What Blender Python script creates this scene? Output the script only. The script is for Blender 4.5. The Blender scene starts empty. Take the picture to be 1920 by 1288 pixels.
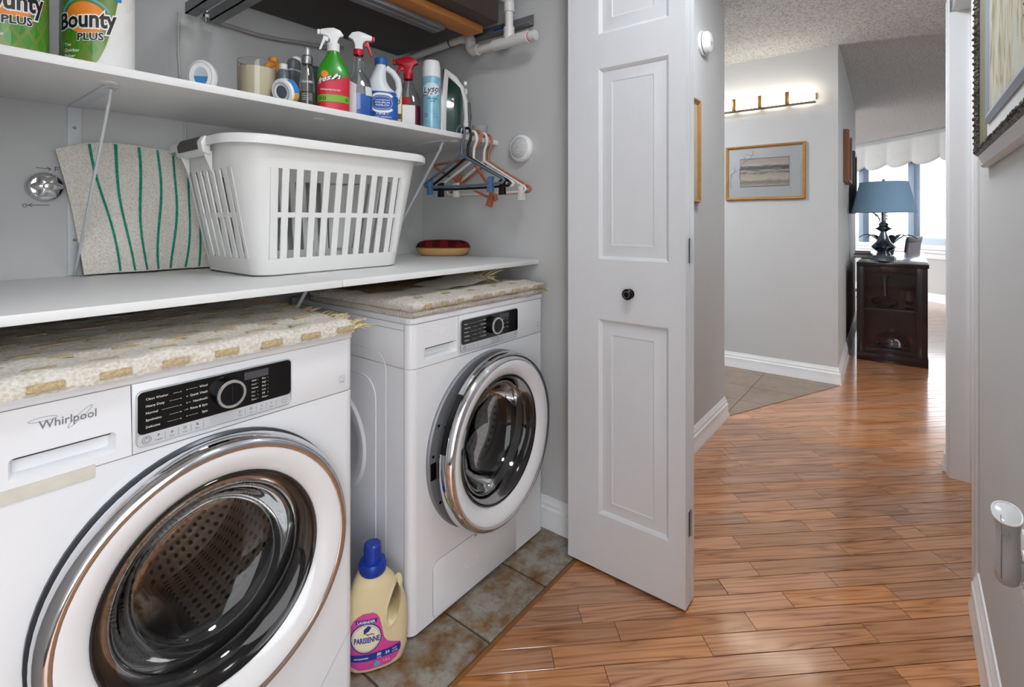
import bpy, bmesh, math, random
from mathutils import Vector, Matrix

random.seed(7)
PI = math.pi
S = bpy.context.scene
C = S.collection

# ------------------------------------------------------------------ camera
FPX, CX, CY, CAMH = 945.0, 960.0, 413.0, 1.107
TH = math.atan(743 / FPX)
cam = bpy.data.cameras.new('camera')
cam.sensor_fit = 'HORIZONTAL'
cam.sensor_width = 36
cam.lens = FPX / 1920 * 36
cam.shift_y = -(644 - CY) / 1920
cam.clip_start = 0.01
camo = bpy.data.objects.new('camera', cam)
C.objects.link(camo)
camo.location = (0, 0, CAMH)
camo.rotation_euler = (PI / 2, 0, TH - PI / 2)
S.camera = camo

# ------------------------------------------------------------------ world, light, exposure
w = bpy.data.worlds.new('world')
S.world = w
w.use_nodes = True
bgn = w.node_tree.nodes['Background']
bgn.inputs[0].default_value = (0.93, 0.965, 1.0, 1)
bgn.inputs[1].default_value = 3.1
S.view_settings.view_transform = 'Standard'
S.view_settings.look = 'None'
S.view_settings.exposure = 0.45
S.view_settings.gamma = 1.0
S.view_settings.use_curve_mapping = False
S.cycles.use_denoising = True
S.cycles.max_bounces = 7
S.cycles.use_adaptive_sampling = True
S.cycles.adaptive_threshold = 0.1
S.cycles.adaptive_min_samples = 16
S.cycles.glossy_bounces = 4
S.cycles.transmission_bounces = 6
S.cycles.diffuse_bounces = 4
S.cycles.transparent_max_bounces = 24
S.cycles.sample_clamp_indirect = 6
S.cycles.caustics_reflective = False
S.cycles.caustics_refractive = False


# unseen ceiling lamps added to brighten closet, hall and entry (x, y, output of the glowing dome); the fixtures are built with the ceiling
FILL_LAMPS = [(0.75, 0.22, 27), (1.95, 0.34, 46), (3.0, 1.75, 85)]


# ------------------------------------------------------------------ materials
def hexc(h):
    h = h.lstrip('#')
    v = [int(h[i:i + 2], 16) / 255 for i in (0, 2, 4)]
    return tuple(c / 12.92 if c <= 0.04045 else ((c + 0.055) / 1.055) ** 2.4 for c in v) + (1,)


MATS = {}


def nd(nt, t, **kw):
    n = nt.nodes.new(t)
    for k, v in kw.items():
        if k in n.inputs.keys() if hasattr(n.inputs, 'keys') else False:
            n.inputs[k].default_value = v
        else:
            setattr(n, k, v)
    return n


def M(name, col='#ffffff', rough=0.5, metal=0.0, spec=0.5, noise=None, bump=None, coat=0.0, trans=0.0, ior=1.45,
      emit=None, sub=0.0, alpha=1.0, sheen=0.0):
    """plain principled material with an optional noise tint (scale, amount) and noise bump (scale, strength)"""
    if name in MATS:
        return MATS[name]
    m = bpy.data.materials.new(name)
    m.use_nodes = True
    nt = m.node_tree
    b = nt.nodes['Principled BSDF']
    c = hexc(col) if isinstance(col, str) else tuple(col) + (1,)
    b.inputs['Base Color'].default_value = c
    b.inputs['Roughness'].default_value = rough
    b.inputs['Metallic'].default_value = metal
    b.inputs['Specular IOR Level'].default_value = spec
    b.inputs['Coat Weight'].default_value = coat
    b.inputs['Transmission Weight'].default_value = trans
    b.inputs['IOR'].default_value = ior
    b.inputs['Alpha'].default_value = alpha
    b.inputs['Sheen Weight'].default_value = sheen
    if sub:
        b.inputs['Subsurface Weight'].default_value = sub
        b.inputs['Subsurface Radius'].default_value = (0.01, 0.01, 0.01)
    if emit:
        b.inputs['Emission Color'].default_value = hexc(emit[0])
        b.inputs['Emission Strength'].default_value = emit[1]
    tc = None
    if noise or bump:
        tc = nt.nodes.new('ShaderNodeTexCoord')
    if noise:
        n = nt.nodes.new('ShaderNodeTexNoise')
        n.inputs['Scale'].default_value = noise[0]
        n.inputs['Detail'].default_value = 5
        nt.links.new(tc.outputs['Object'], n.inputs['Vector'])
        mr = nt.nodes.new('ShaderNodeMapRange')
        mr.inputs['From Min'].default_value = 0.3
        mr.inputs['From Max'].default_value = 0.7
        mr.inputs['To Min'].default_value = 1 - noise[1]
        mr.inputs['To Max'].default_value = 1 + noise[1] * 0.5
        nt.links.new(n.outputs['Fac'], mr.inputs['Value'])
        mx = nt.nodes.new('ShaderNodeVectorMath')
        mx.operation = 'SCALE'
        mx.inputs[0].default_value = c[:3]
        nt.links.new(mr.outputs['Result'], mx.inputs['Scale'])
        nt.links.new(mx.outputs['Vector'], b.inputs['Base Color'])
    if bump:
        n = nt.nodes.new('ShaderNodeTexNoise')
        n.inputs['Scale'].default_value = bump[0]
        n.inputs['Detail'].default_value = 6
        nt.links.new(tc.outputs['Object'], n.inputs['Vector'])
        bp = nt.nodes.new('ShaderNodeBump')
        bp.inputs['Strength'].default_value = bump[1]
        bp.inputs['Distance'].default_value = bump[2] if len(bump) > 2 else 0.01
        nt.links.new(n.outputs['Fac'], bp.inputs['Height'])
        nt.links.new(bp.outputs['Normal'], b.inputs['Normal'])
    MATS[name] = m
    return m


def clear(name, tint='#ffffff', refl=0.06, rough=0.02, alpha=None):
    """thin clear sheet: tinted see-through plus a fresnel mirror coat"""
    if name in MATS:
        return MATS[name]
    m = bpy.data.materials.new(name)
    m.use_nodes = True
    nt = m.node_tree
    nt.nodes.clear()
    out = nt.nodes.new('ShaderNodeOutputMaterial')
    tr = nt.nodes.new('ShaderNodeBsdfTransparent')
    tr.inputs[0].default_value = hexc(tint)
    gl = nt.nodes.new('ShaderNodeBsdfGlossy')
    gl.inputs['Roughness'].default_value = rough
    lw = nt.nodes.new('ShaderNodeLayerWeight')
    lw.inputs['Blend'].default_value = 0.25
    mr = nt.nodes.new('ShaderNodeMapRange')
    mr.inputs['To Min'].default_value = refl
    mr.inputs['To Max'].default_value = 0.6
    nt.links.new(lw.outputs['Fresnel'], mr.inputs['Value'])
    mx = nt.nodes.new('ShaderNodeMixShader')
    nt.links.new(mr.outputs['Result'], mx.inputs['Fac'])
    nt.links.new(tr.outputs[0], mx.inputs[1])
    nt.links.new(gl.outputs[0], mx.inputs[2])
    nt.links.new(mx.outputs[0], out.inputs[0])
    MATS[name] = m
    return m


def ramp(nt, stops, interp='LINEAR'):
    r = nt.nodes.new('ShaderNodeValToRGB')
    r.color_ramp.interpolation = interp
    e = r.color_ramp.elements
    while len(e) < len(stops):
        e.new(0.5)
    for el, (p, c) in zip(e, stops):
        el.position = p
        el.color = hexc(c)
    return r


def popcorn():
    m = M('popcorn_ceiling', '#e6e6e4', 0.9)
    nt = m.node_tree
    b = nt.nodes['Principled BSDF']
    tc = nt.nodes.new('ShaderNodeTexCoord')
    n = nt.nodes.new('ShaderNodeTexNoise')
    n.inputs['Scale'].default_value = 95
    n.inputs['Detail'].default_value = 3
    n.inputs['Roughness'].default_value = 0.55
    nt.links.new(tc.outputs['Object'], n.inputs['Vector'])
    bp = nt.nodes.new('ShaderNodeBump')
    bp.inputs['Strength'].default_value = 1.0
    bp.inputs['Distance'].default_value = 0.022
    nt.links.new(n.outputs['Fac'], bp.inputs['Height'])
    nt.links.new(bp.outputs['Normal'], b.inputs['Normal'])
    r = ramp(nt, [(0.36, '#c6c6c5'), (0.52, '#f6f6f5')])
    nt.links.new(n.outputs['Fac'], r.inputs['Fac'])
    nt.links.new(r.outputs['Color'], b.inputs['Base Color'])
    return m


def oak():
    m = M('oak_plank', '#b5773f', 0.25)
    nt = m.node_tree
    b = nt.nodes['Principled BSDF']
    tc = nt.nodes.new('ShaderNodeTexCoord')
    at = nt.nodes.new('ShaderNodeAttribute')
    at.attribute_name = 'tint'
    off = nt.nodes.new('ShaderNodeVectorMath')
    off.operation = 'MULTIPLY_ADD'
    off.inputs[1].default_value = (37.0, 91.0, 53.0)
    nt.links.new(at.outputs['Color'], off.inputs[0])
    nt.links.new(tc.outputs['Object'], off.inputs[2])
    mp = nt.nodes.new('ShaderNodeMapping')
    mp.inputs['Scale'].default_value = (0.8, 11.0, 1.0)
    nt.links.new(off.outputs[0], mp.inputs['Vector'])
    # cathedral figure: contour lines of a stretched noise
    n1 = nt.nodes.new('ShaderNodeTexNoise')
    n1.inputs['Scale'].default_value = 1.6
    n1.inputs['Detail'].default_value = 2
    nt.links.new(mp.outputs[0], n1.inputs['Vector'])
    mu = nt.nodes.new('ShaderNodeMath')
    mu.operation = 'MULTIPLY'
    mu.inputs[1].default_value = 17
    nt.links.new(n1.outputs['Fac'], mu.inputs[0])
    fr = nt.nodes.new('ShaderNodeMath')
    fr.operation = 'PINGPONG'
    fr.inputs[1].default_value = 1.0
    nt.links.new(mu.outputs[0], fr.inputs[0])
    # fine fibres
    mp2 = nt.nodes.new('ShaderNodeMapping')
    mp2.inputs['Scale'].default_value = (6, 260, 1)
    nt.links.new(off.outputs[0], mp2.inputs['Vector'])
    n2 = nt.nodes.new('ShaderNodeTexNoise')
    n2.inputs['Scale'].default_value = 1.0
    n2.inputs['Detail'].default_value = 3
    nt.links.new(mp2.outputs[0], n2.inputs['Vector'])
    mix = nt.nodes.new('ShaderNodeMath')
    mix.operation = 'MULTIPLY_ADD'
    mix.inputs[1].default_value = 0.45
    nt.links.new(n2.outputs['Fac'], mix.inputs[0])
    sc = nt.nodes.new('ShaderNodeMath')
    sc.operation = 'MULTIPLY'
    sc.inputs[1].default_value = 0.55
    nt.links.new(fr.outputs[0], sc.inputs[0])
    nt.links.new(sc.outputs[0], mix.inputs[2])
    r = ramp(nt, [(0.13, '#7a482a'), (0.36, '#b1774c'), (0.8, '#c58c62')])
    nt.links.new(mix.outputs[0], r.inputs['Fac'])
    # board to board tint
    sep = nt.nodes.new('ShaderNodeSeparateColor')
    nt.links.new(at.outputs['Color'], sep.inputs[0])
    hs = nt.nodes.new('ShaderNodeHueSaturation')
    mr = nt.nodes.new('ShaderNodeMapRange')
    mr.inputs['To Min'].default_value = 0.84
    mr.inputs['To Max'].default_value = 1.16
    nt.links.new(sep.outputs[0], mr.inputs['Value'])
    nt.links.new(mr.outputs[0], hs.inputs['Value'])
    mr2 = nt.nodes.new('ShaderNodeMapRange')
    mr2.inputs['To Min'].default_value = 0.92
    mr2.inputs['To Max'].default_value = 1.08
    nt.links.new(sep.outputs[1], mr2.inputs['Value'])
    nt.links.new(mr2.outputs[0], hs.inputs['Saturation'])
    nt.links.new(r.outputs['Color'], hs.inputs['Color'])
    nt.links.new(hs.outputs['Color'], b.inputs['Base Color'])
    bp = nt.nodes.new('ShaderNodeBump')
    bp.inputs['Strength'].default_value = 0.05
    bp.inputs['Distance'].default_value = 0.002
    nt.links.new(n2.outputs['Fac'], bp.inputs['Height'])
    nt.links.new(bp.outputs['Normal'], b.inputs['Normal'])
    b.inputs['Roughness'].default_value = 0.34
    b.inputs['Specular IOR Level'].default_value = 0.5
    b.inputs['Coat Weight'].default_value = 1.0
    b.inputs['Coat Roughness'].default_value = 0.12
    b.inputs['Coat IOR'].default_value = 1.65
    return m


def tile_mat(name, stops, scale):
    m = M(name, '#999999', 0.42)
    nt = m.node_tree
    b = nt.nodes['Principled BSDF']
    tc = nt.nodes.new('ShaderNodeTexCoord')
    oi = nt.nodes.new('ShaderNodeObjectInfo')
    ad = nt.nodes.new('ShaderNodeVectorMath')
    ad.operation = 'ADD'
    nt.links.new(tc.outputs['Object'], ad.inputs[0])
    nt.links.new(oi.outputs['Location'], ad.inputs[1])
    n1 = nt.nodes.new('ShaderNodeTexNoise')
    n1.inputs['Scale'].default_value = scale
    n1.inputs['Detail'].default_value = 8
    n1.inputs['Roughness'].default_value = 0.72
    nt.links.new(ad.outputs[0], n1.inputs['Vector'])
    r = ramp(nt, stops)
    nt.links.new(n1.outputs['Fac'], r.inputs['Fac'])
    nt.links.new(r.outputs['Color'], b.inputs['Base Color'])
    bp = nt.nodes.new('ShaderNodeBump')
    bp.inputs['Strength'].default_value = 0.25
    bp.inputs['Distance'].default_value = 0.004
    nt.links.new(n1.outputs['Fac'], bp.inputs['Height'])
    nt.links.new(bp.outputs['Normal'], b.inputs['Normal'])
    return m


def weave(name, c1, c2, scale, dist=0.004):
    """knotted cloth: fine noise bump with a two tone tint"""
    m = M(name, c1, 0.95, spec=0.1, sheen=0.15)
    nt = m.node_tree
    b = nt.nodes['Principled BSDF']
    tc = nt.nodes.new('ShaderNodeTexCoord')
    n = nt.nodes.new('ShaderNodeTexNoise')
    n.inputs['Scale'].default_value = scale
    n.inputs['Detail'].default_value = 4
    nt.links.new(tc.outputs['Object'], n.inputs['Vector'])
    r = ramp(nt, [(0.35, c2), (0.62, c1)])
    nt.links.new(n.outputs['Fac'], r.inputs['Fac'])
    nt.links.new(r.outputs['Color'], b.inputs['Base Color'])
    bp = nt.nodes.new('ShaderNodeBump')
    bp.inputs['Strength'].default_value = 0.9
    bp.inputs['Distance'].default_value = dist
    nt.links.new(n.outputs['Fac'], bp.inputs['Height'])
    nt.links.new(bp.outputs['Normal'], b.inputs['Normal'])
    return m


WALL = M('wall_paint', '#c5c5c4', 0.75, spec=0.25, noise=(2.5, 0.02), bump=(160, 0.06, 0.002))
TRIM = M('white_trim', '#e9e9ea', 0.35, noise=(4, 0.015))
WHITE_ENAMEL = M('white_enamel', '#e6e7ea', 0.22, coat=0.3, noise=(3, 0.01))
SHELFW = M('white_melamine', '#e3e2e1', 0.4, noise=(5, 0.015))
BRACKET = M('white_bracket_steel', '#d4d7da', 0.4, noise=(8, 0.02))
CHROME = M('chrome', '#d9dadd', 0.07, 1.0)
DARKCHROME = M('smoked_chrome', '#6d6f73', 0.16, 1.0)
STEEL = M('brushed_steel', '#9a9b9c', 0.32, 1.0, noise=(40, 0.08))
GALV = M('galvanised_steel', '#85878a', 0.45, 0.35, noise=(30, 0.15))
BLACK = M('black_plastic', '#0d0d0f', 0.25)
BLACKGLOSS = M('black_gloss_panel', '#08080a', 0.12, coat=0.4)
PRINTW = M('white_print', '#d6d6d4', 0.6)
PRINTG = M('grey_print', '#7b7d80', 0.6)
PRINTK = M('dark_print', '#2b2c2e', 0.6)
SEAM = M('panel_seam', '#8b8d90', 0.7)
POP = popcorn()
OAK = oak()


# ------------------------------------------------------------------ mesh helpers
class MB:
    def __init__(s):
        s.v, s.f = [], []

    def add(s, vf, T=None):
        v, f = vf
        o = len(s.v)
        s.v += [tuple(T @ Vector(p)) for p in v] if T else [tuple(p) for p in v]
        s.f += [tuple(i + o for i in q) for q in f]
        return s


def box(x0, y0, z0, x1, y1, z1):
    v = [(x0, y0, z0), (x1, y0, z0), (x1, y1, z0), (x0, y1, z0), (x0, y0, z1), (x1, y0, z1), (x1, y1, z1), (x0, y1, z1)]
    return v, [(3, 2, 1, 0), (4, 5, 6, 7), (0, 1, 5, 4), (1, 2, 6, 5), (2, 3, 7, 6), (3, 0, 4, 7)]


def ring(z, rx, ry=None, e=2.0, cx=0, cy=0, n=28):
    ry = rx if ry is None else ry
    out = []
    for i in range(n):
        a = 2 * PI * i / n
        c, s_ = math.cos(a), math.sin(a)
        out.append((cx + rx * math.copysign(abs(c) ** (2 / e), c), cy + ry * math.copysign(abs(s_) ** (2 / e), s_), z))
    return out


def loft(rings, cap0=True, cap1=True, closed=False):
    n = len(rings[0])
    v = [p for r in rings for p in r]
    f = []
    m = len(rings)
    for k in range(m - (0 if closed else 1)):
        a, b_ = k * n, ((k + 1) % m) * n
        for i in range(n):
            j = (i + 1) % n
            f.append((a + i, a + j, b_ + j, b_ + i))
    if cap0 and not closed:
        f.append(tuple(reversed(range(n))))
    if cap1 and not closed:
        f.append(tuple((m - 1) * n + i for i in range(n)))
    return v, f


def lathe(prof, n=40, cap0=False, cap1=False, closed=False):
    """profile of (r, z) about z"""
    return loft([ring(z, max(r, 1e-5), n=n) for r, z in prof], cap0, cap1, closed)


def tube(pts, r, n=8, closed=False, flat=1.0):
    pts = [Vector(p) for p in pts]
    rings = []
    m = len(pts)
    up = None
    for i, p in enumerate(pts):
        a = pts[i - 1] if (i > 0 or closed) else p
        b_ = pts[(i + 1) % m] if (i < m - 1 or closed) else p
        t = (b_ - a).normalized()
        if up is None:
            up = Vector((0, 0, 1)) if abs(t.z) < 0.9 else Vector((1, 0, 0))
        x = t.cross(up).normalized()
        up = x.cross(t).normalized()
        rr = r[i] if isinstance(r, (list, tuple)) else r
        rings.append([tuple(p + x * (rr * math.cos(2 * PI * k / n)) + up * (rr * flat * math.sin(2 * PI * k / n))) for k in range(n)])
    v, f = loft(rings, not closed, not closed, closed)
    return v, f


def prism(poly, y0, y1):
    """polygon of (x, z), extruded along y"""
    n = len(poly)
    v = [(x, y0, z) for x, z in poly] + [(x, y1, z) for x, z in poly]
    f = [tuple(range(n)), tuple(reversed(range(n, 2 * n)))]
    f += [(i, i + n, (i + 1) % n + n, (i + 1) % n) for i in range(n)]
    return v, f


def prismz(poly, z0, z1):
    n = len(poly)
    v = [(x, y, z0) for x, y in poly] + [(x, y, z1) for x, y in poly]
    f = [tuple(reversed(range(n))), tuple(range(n, 2 * n))]
    f += [(i, (i + 1) % n, (i + 1) % n + n, i + n) for i in range(n)]
    return v, f


def rrect(x0, z0, x1, z1, r, n=6):
    out = []
    for cx, cz, a0 in ((x1 - r, z1 - r, 0), (x0 + r, z1 - r, PI / 2), (x0 + r, z0 + r, PI), (x1 - r, z0 + r, 1.5 * PI)):
        for k in range(n + 1):
            a = a0 + PI / 2 * k / n
            out.append((cx + r * math.cos(a), cz + r * math.sin(a)))
    return out


def flat(poly, y=0.0):
    return [(x, y, z) for x, z in poly], [tuple(range(len(poly)))]


def disc(cx, cz, r, y=0.0, n=24, rz=None):
    return flat([(cx + r * math.cos(2 * PI * k / n), cz + (rz or r) * math.sin(2 * PI * k / n)) for k in range(n)], y)


def discg(cx, cz, r, rz=None, n=32, m=5):
    """subdivided disc that can be bent over a surface"""
    rz = rz or r
    v, f = [(cx, 0, cz)], []
    for j in range(1, m + 1):
        for k in range(n):
            a = 2 * PI * k / n
            v.append((cx + r * j / m * math.cos(a), 0, cz + rz * j / m * math.sin(a)))
    for k in range(n):
        f.append((0, 1 + k, 1 + (k + 1) % n))
    for j in range(m - 1):
        for k in range(n):
            a, b_ = 1 + j * n + k, 1 + j * n + (k + 1) % n
            f.append((a, a + n, b_ + n, b_))
    return v, f


def annulus(cx, cz, r0, r1, y=0.0, n=32):
    v, f = [], []
    for k in range(n):
        a = 2 * PI * k / n
        v += [(cx + r0 * math.cos(a), y, cz + r0 * math.sin(a)), (cx + r1 * math.cos(a), y, cz + r1 * math.sin(a))]
    for k in range(n):
        a, b_ = 2 * k, 2 * ((k + 1) % n)
        f.append((a, a + 1, b_ + 1, b_))
    return v, f


def ribbon(pts, w, y=0.0, closed=False):
    """flat line of (x, z) points in a plane y"""
    m = len(pts)
    v, f = [], []
    for i in range(m):
        a = Vector(pts[i - 1] if (i > 0 or closed) else pts[i])
        b_ = Vector(pts[(i + 1) % m] if (i < m - 1 or closed) else pts[i])
        t = (b_ - a).normalized()
        nx, nz = -t.y, t.x
        p = pts[i]
        v += [(p[0] + nx * w / 2, y, p[1] + nz * w / 2), (p[0] - nx * w / 2, y, p[1] - nz * w / 2)]
    for i in range(m - (0 if closed else 1)):
        a, b_ = 2 * i, 2 * ((i + 1) % m)
        f.append((a, b_, b_ + 1, a + 1))
    return v, f


def arc(cx, cz, r, a0, a1, n=12, rz=None):
    return [(cx + r * math.cos(a0 + (a1 - a0) * k / n), cz + (rz or r) * math.sin(a0 + (a1 - a0) * k / n)) for k in range(n + 1)]


_TX = {}


def text(s, h, bold=0.0, x=0.0, z=0.0, y=0.0, align='CENTER', shear=0.0, sx=1.0):
    """lettering as flat faces in the xz plane, cap height about h"""
    key = (s, bold, align, shear)
    if key not in _TX:
        cu = bpy.data.curves.new('lettering', 'FONT')
        cu.body = s
        cu.size = 1.0
        cu.align_x = align
        cu.align_y = 'CENTER'
        cu.offset = bold
        cu.shear = shear
        cu.resolution_u = 2
        o = bpy.data.objects.new('lettering', cu)
        C.objects.link(o)
        dg = bpy.context.evaluated_depsgraph_get()
        ev = o.evaluated_get(dg)
        me = ev.to_mesh()
        vs = [tuple(v.co) for v in me.vertices]
        fs = [tuple(p.vertices) for p in me.polygons]
        ev.to_mesh_clear()
        bpy.data.objects.remove(o)
        bpy.data.curves.remove(cu)
        _TX[key] = (vs, fs)
    vs, fs = _TX[key]
    k = h / 0.70
    return [(x + a * k * sx, y, z + b_ * k) for a, b_, c in vs], fs


def mapv(vf, fn):
    return [fn(*p) for p in vf[0]], vf[1]


def sub_flat(poly_x0, poly_x1, nx, z0, z1, nz, y=0.0, fn=None):
    v, f = [], []
    for j in range(nz + 1):
        for i in range(nx + 1):
            p = (poly_x0 + (poly_x1 - poly_x0) * i / nx, y, z0 + (z1 - z0) * j / nz)
            v.append(fn(*p) if fn else p)
    for j in range(nz):
        for i in range(nx):
            a = j * (nx + 1) + i
            f.append((a, a + 1, a + nx + 2, a + nx + 1))
    return v, f


def part(name, geo, mat, parent=None, smooth=30, bevel=0.0, seg=2, label=None, kind=None, loc=None, rot=None, recalc=True):
    if isinstance(geo, MB):
        geo = (geo.v, geo.f)
    me = bpy.data.meshes.new(name)
    me.from_pydata([tuple(p) for p in geo[0]], [], geo[1])
    bm = bmesh.new()
    bm.from_mesh(me)
    if recalc:
        bmesh.ops.recalc_face_normals(bm, faces=bm.faces)
    if bevel:
        es = [e for e in bm.edges if len(e.link_faces) == 2 and e.calc_face_angle(0) > 0.5]
        bmesh.ops.bevel(bm, geom=es, offset=bevel, segments=seg, profile=0.5, affect='EDGES', clamp_overlap=True)
    bm.to_mesh(me)
    bm.free()
    if smooth:
        me.shade_smooth()
        me.set_sharp_from_angle(angle=math.radians(smooth))
    me.materials.append(mat)
    o = bpy.data.objects.new(name, me)
    C.objects.link(o)
    if parent:
        o.parent = parent
    if label:
        o['label'] = label
    if kind:
        o['kind'] = kind
    if loc:
        o.location = loc
    if rot:
        o.rotation_euler = rot
    return o


def thing(name, label, cat, loc=(0, 0, 0), rz=0.0, group=None, rot=None):
    o = bpy.data.objects.new(name, None)
    o.empty_display_size = 0.05
    C.objects.link(o)
    o.location = loc
    o.rotation_euler = rot or (0, 0, rz)
    o['label'] = label
    o['category'] = cat
    if group:
        o['group'] = group
    return o


def tag(o, label, cat, group=None):
    o['label'] = label
    o['category'] = cat
    if group:
        o['group'] = group
    return o


def struct(name, geo, mat, parent=None, smooth=30, bevel=0.0, label=None):
    o = part(name, geo, mat, parent, smooth, bevel)
    if not parent:
        o['kind'] = 'structure'
    if label:
        o['label'] = label
    return o


def faces_cam(x, y, k=1.0):
    return -math.atan2(x, y) * k


class Surf:
    """side surface of a lofted bottle: list of (z, rx, ry, exponent[, cx])"""

    def __init__(s, secs):
        s.secs = secs

    def geo(s, n=32):
        return loft([ring(q[0], q[1], q[2], q[3], q[4] if len(q) > 4 else 0, 0, n) for q in s.secs])

    def at(s, z):
        q = s.secs
        if z <= q[0][0]:
            return q[0]
        for a, b_ in zip(q, q[1:]):
            if a[0] <= z <= b_[0]:
                t = (z - a[0]) / max(b_[0] - a[0], 1e-9)
                la = list(a) + [0] * (5 - len(a))
                lb = list(b_) + [0] * (5 - len(b_))
                return [la[i] + (lb[i] - la[i]) * t for i in range(5)]
        return q[-1]

    def pt(s, x, z, off=0.0006, turn=0.0):
        q = s.at(z)
        cx = q[4] if len(q) > 4 else 0
        R = (q[1] + q[2]) / 2
        a = -PI / 2 + x / R + turn
        c, si = math.cos(a), math.sin(a)
        e = q[3]
        return (cx + (q[1] + off) * math.copysign(abs(c) ** (2 / e), c), (q[2] + off) * math.copysign(abs(si) ** (2 / e), si), z)

    def wrap(s, vf, off=0.0006, turn=0.0):
        return mapv(vf, lambda x, y, z: s.pt(x, z, off + y, turn))

    def patch(s, x0, x1, z0, z1, nx=16, nz=10, off=0.0006, edge=None, turn=0.0):
        """label patch; edge(x) may give per-column z limits"""
        v, f = [], []
        for j in range(nz + 1):
            for i in range(nx + 1):
                x = x0 + (x1 - x0) * i / nx
                a, b_ = edge(i / nx) if edge else (z0, z1)
                v.append(s.pt(x, a + (b_ - a) * j / nz, off, turn))
        for j in range(nz):
            for i in range(nx):
                a = j * (nx + 1) + i
                f.append((a, a + 1, a + nx + 2, a + nx + 1))
        return v, f

# ================================================================== THE SETTING
WY, WX = 1.69, 1.512          # closet back wall and right wall
SY = 0.815                    # hallway wall beside the closet
PX = 4.03                     # wall that carries the watercolour
RY = -0.157                   # hallway wall on the right
CZ = 2.29                     # ceiling
KX, KY = 6.70, 0.457          # far end of the corridor wall behind the cabinet

ZTOP = 2.55
struct('wall_back', box(-0.10, WY, 0, WX + 0.09, WY + 0.09, ZTOP), WALL)
struct('wall_closet_right', box(WX, SY + 0.02, 0, WX + 0.09, WY, ZTOP), WALL)
struct('wall_closet_left', box(-0.10, SY + 0.02, 0, -0.03, WY, ZTOP), WALL)
struct('wall_hall_left', box(WX + 0.0, SY, 0, 2.976, SY + 0.11, ZTOP), WALL)
struct('wall_rear', box(-0.83, RY - 0.12, 0, -0.75, SY + 0.11, ZTOP), WALL)  # unseen hall end, added to shut out daylight from behind
struct('wall_hall_near', box(-0.75, SY, 0, -0.10, SY + 0.11, ZTOP), WALL)
struct('wall_closet_header', box(-0.10, SY, 2.06, WX, SY + 0.09, ZTOP), WALL)
struct('wall_picture', prismz([(PX, 0.372), (4.10, 0.372), (4.10, 2.6), (PX, 2.6)], 0, ZTOP), WALL)
struct('wall_corridor', prismz([(4.10, 0.3743), (KX, KY), (KX, KY + 0.1), (4.10, 0.48)], 0, ZTOP), WALL)
# entry alcove behind the hallway wall
EX0, EX1, EY0, EY1 = 1.602, PX, SY + 0.11, 2.6
mb = MB()
mb.add(box(EX0, EY0, 0, EX0 + 0.04, EY1, ZTOP))
struct('wall_entry_left', mb, WALL)
struct('wall_entry_back', box(EX0 - 0.02, EY1, 0, EX1 + 0.07, EY1 + 0.08, ZTOP), WALL)
# right-hand hallway wall with a doorway
DX0, DX1, DZ = 1.995, 2.865, 2.00
mb = MB()
# unseen doorway behind the camera, added to let frontal daylight in
NX0, NX1 = -0.72, 0.34
mb.add(box(-0.75, RY - 0.12, 0, NX0, RY, ZTOP)).add(box(NX0, RY - 0.12, DZ, NX1, RY, ZTOP))
mb.add(box(NX1, RY - 0.12, 0, DX0 - 0.02, RY, ZTOP))
mb.add(box(DX0 - 0.02, RY - 0.12, DZ + 0.02, DX1 + 0.02, RY, ZTOP))
struct('wall_right', mb, WALL)
RF = -0.141
struct('wall_far_room', box(2.9, -3.3, 0, 6.2, -3.2, ZTOP), WALL)  # unseen wall, added to keep side daylight off the valance
struct('wall_side_room', MB().add(box(0.9, -1.75, 0, 3.0, -1.65, ZTOP)).add(box(0.9, -1.65, 0, 1.0, RY - 0.12, ZTOP)).add(box(2.90, -1.65, 0, 3.0, RF - 0.136, ZTOP)), WALL)  # unseen walls, added to stop daylight pouring through the right doorway
struct('wall_far_right', box(DX1 + 0.02, RF - 0.136, 0, 3.0, RF, ZTOP), WALL)
# window wall of the far room, turned about 45 degrees
WA, WB = Vector((8.81, -0.37, 0)), Vector((9.91, 0.66, 0))
wd = (WB - WA).normalized()
wang = math.atan2(wd.y, wd.x)


def wframe(u0, z0, u1, z1, d0, d1):
    """box in window-wall coordinates: u along the wall, d outwards"""
    return box(u0, -d1, z0, u1, -d0, z1)


wroot_m = Matrix.Translation(WA) @ Matrix.Rotation(wang, 4, 'Z')
UL, UR, SILL, HEAD = -1.9, 1.9, 0.70, 2.06
mb = MB()
mb.add(wframe(-4.0, 0, UL, ZTOP, 0, 0.12)).add(wframe(UR, 0, 3.2, ZTOP, 0, 0.12))
mb.add(wframe(UL, 0, UR, SILL, 0, 0.12)).add(wframe(UL, HEAD, UR, ZTOP, 0, 0.12))
o = struct('wall_window', mb, WALL)
o.matrix_world = wroot_m
FRAMEC = M('window_frame_grey', '#8fa3b8', 0.4, noise=(6, 0.03))
PANE = clear('window_glass', '#fbfdff', 0.03)
win = bpy.data.objects.new('window_1', None)
C.objects.link(win)
win['kind'] = 'structure'
win.matrix_world = wroot_m
xs = [UL, -0.7, 0.50, 1.42, UR]
part('window_frame', MB().add(wframe(UL, SILL, UR, SILL + 0.06, 0.02, 0.09)).add(wframe(UL, HEAD - 0.06, UR, HEAD, 0.02, 0.09)), TRIM, win)
for u in xs:
    part('mullion', wframe(u - 0.05, SILL + 0.06, u + 0.05, HEAD - 0.06, 0.0, 0.10), FRAMEC if u > 0 else TRIM, win, bevel=0.006)
for a, b_ in zip(xs, xs[1:]):
    part('pane', wframe(a + 0.05, SILL + 0.06, b_ - 0.05, HEAD - 0.06, 0.05, 0.056), PANE, win)
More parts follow.
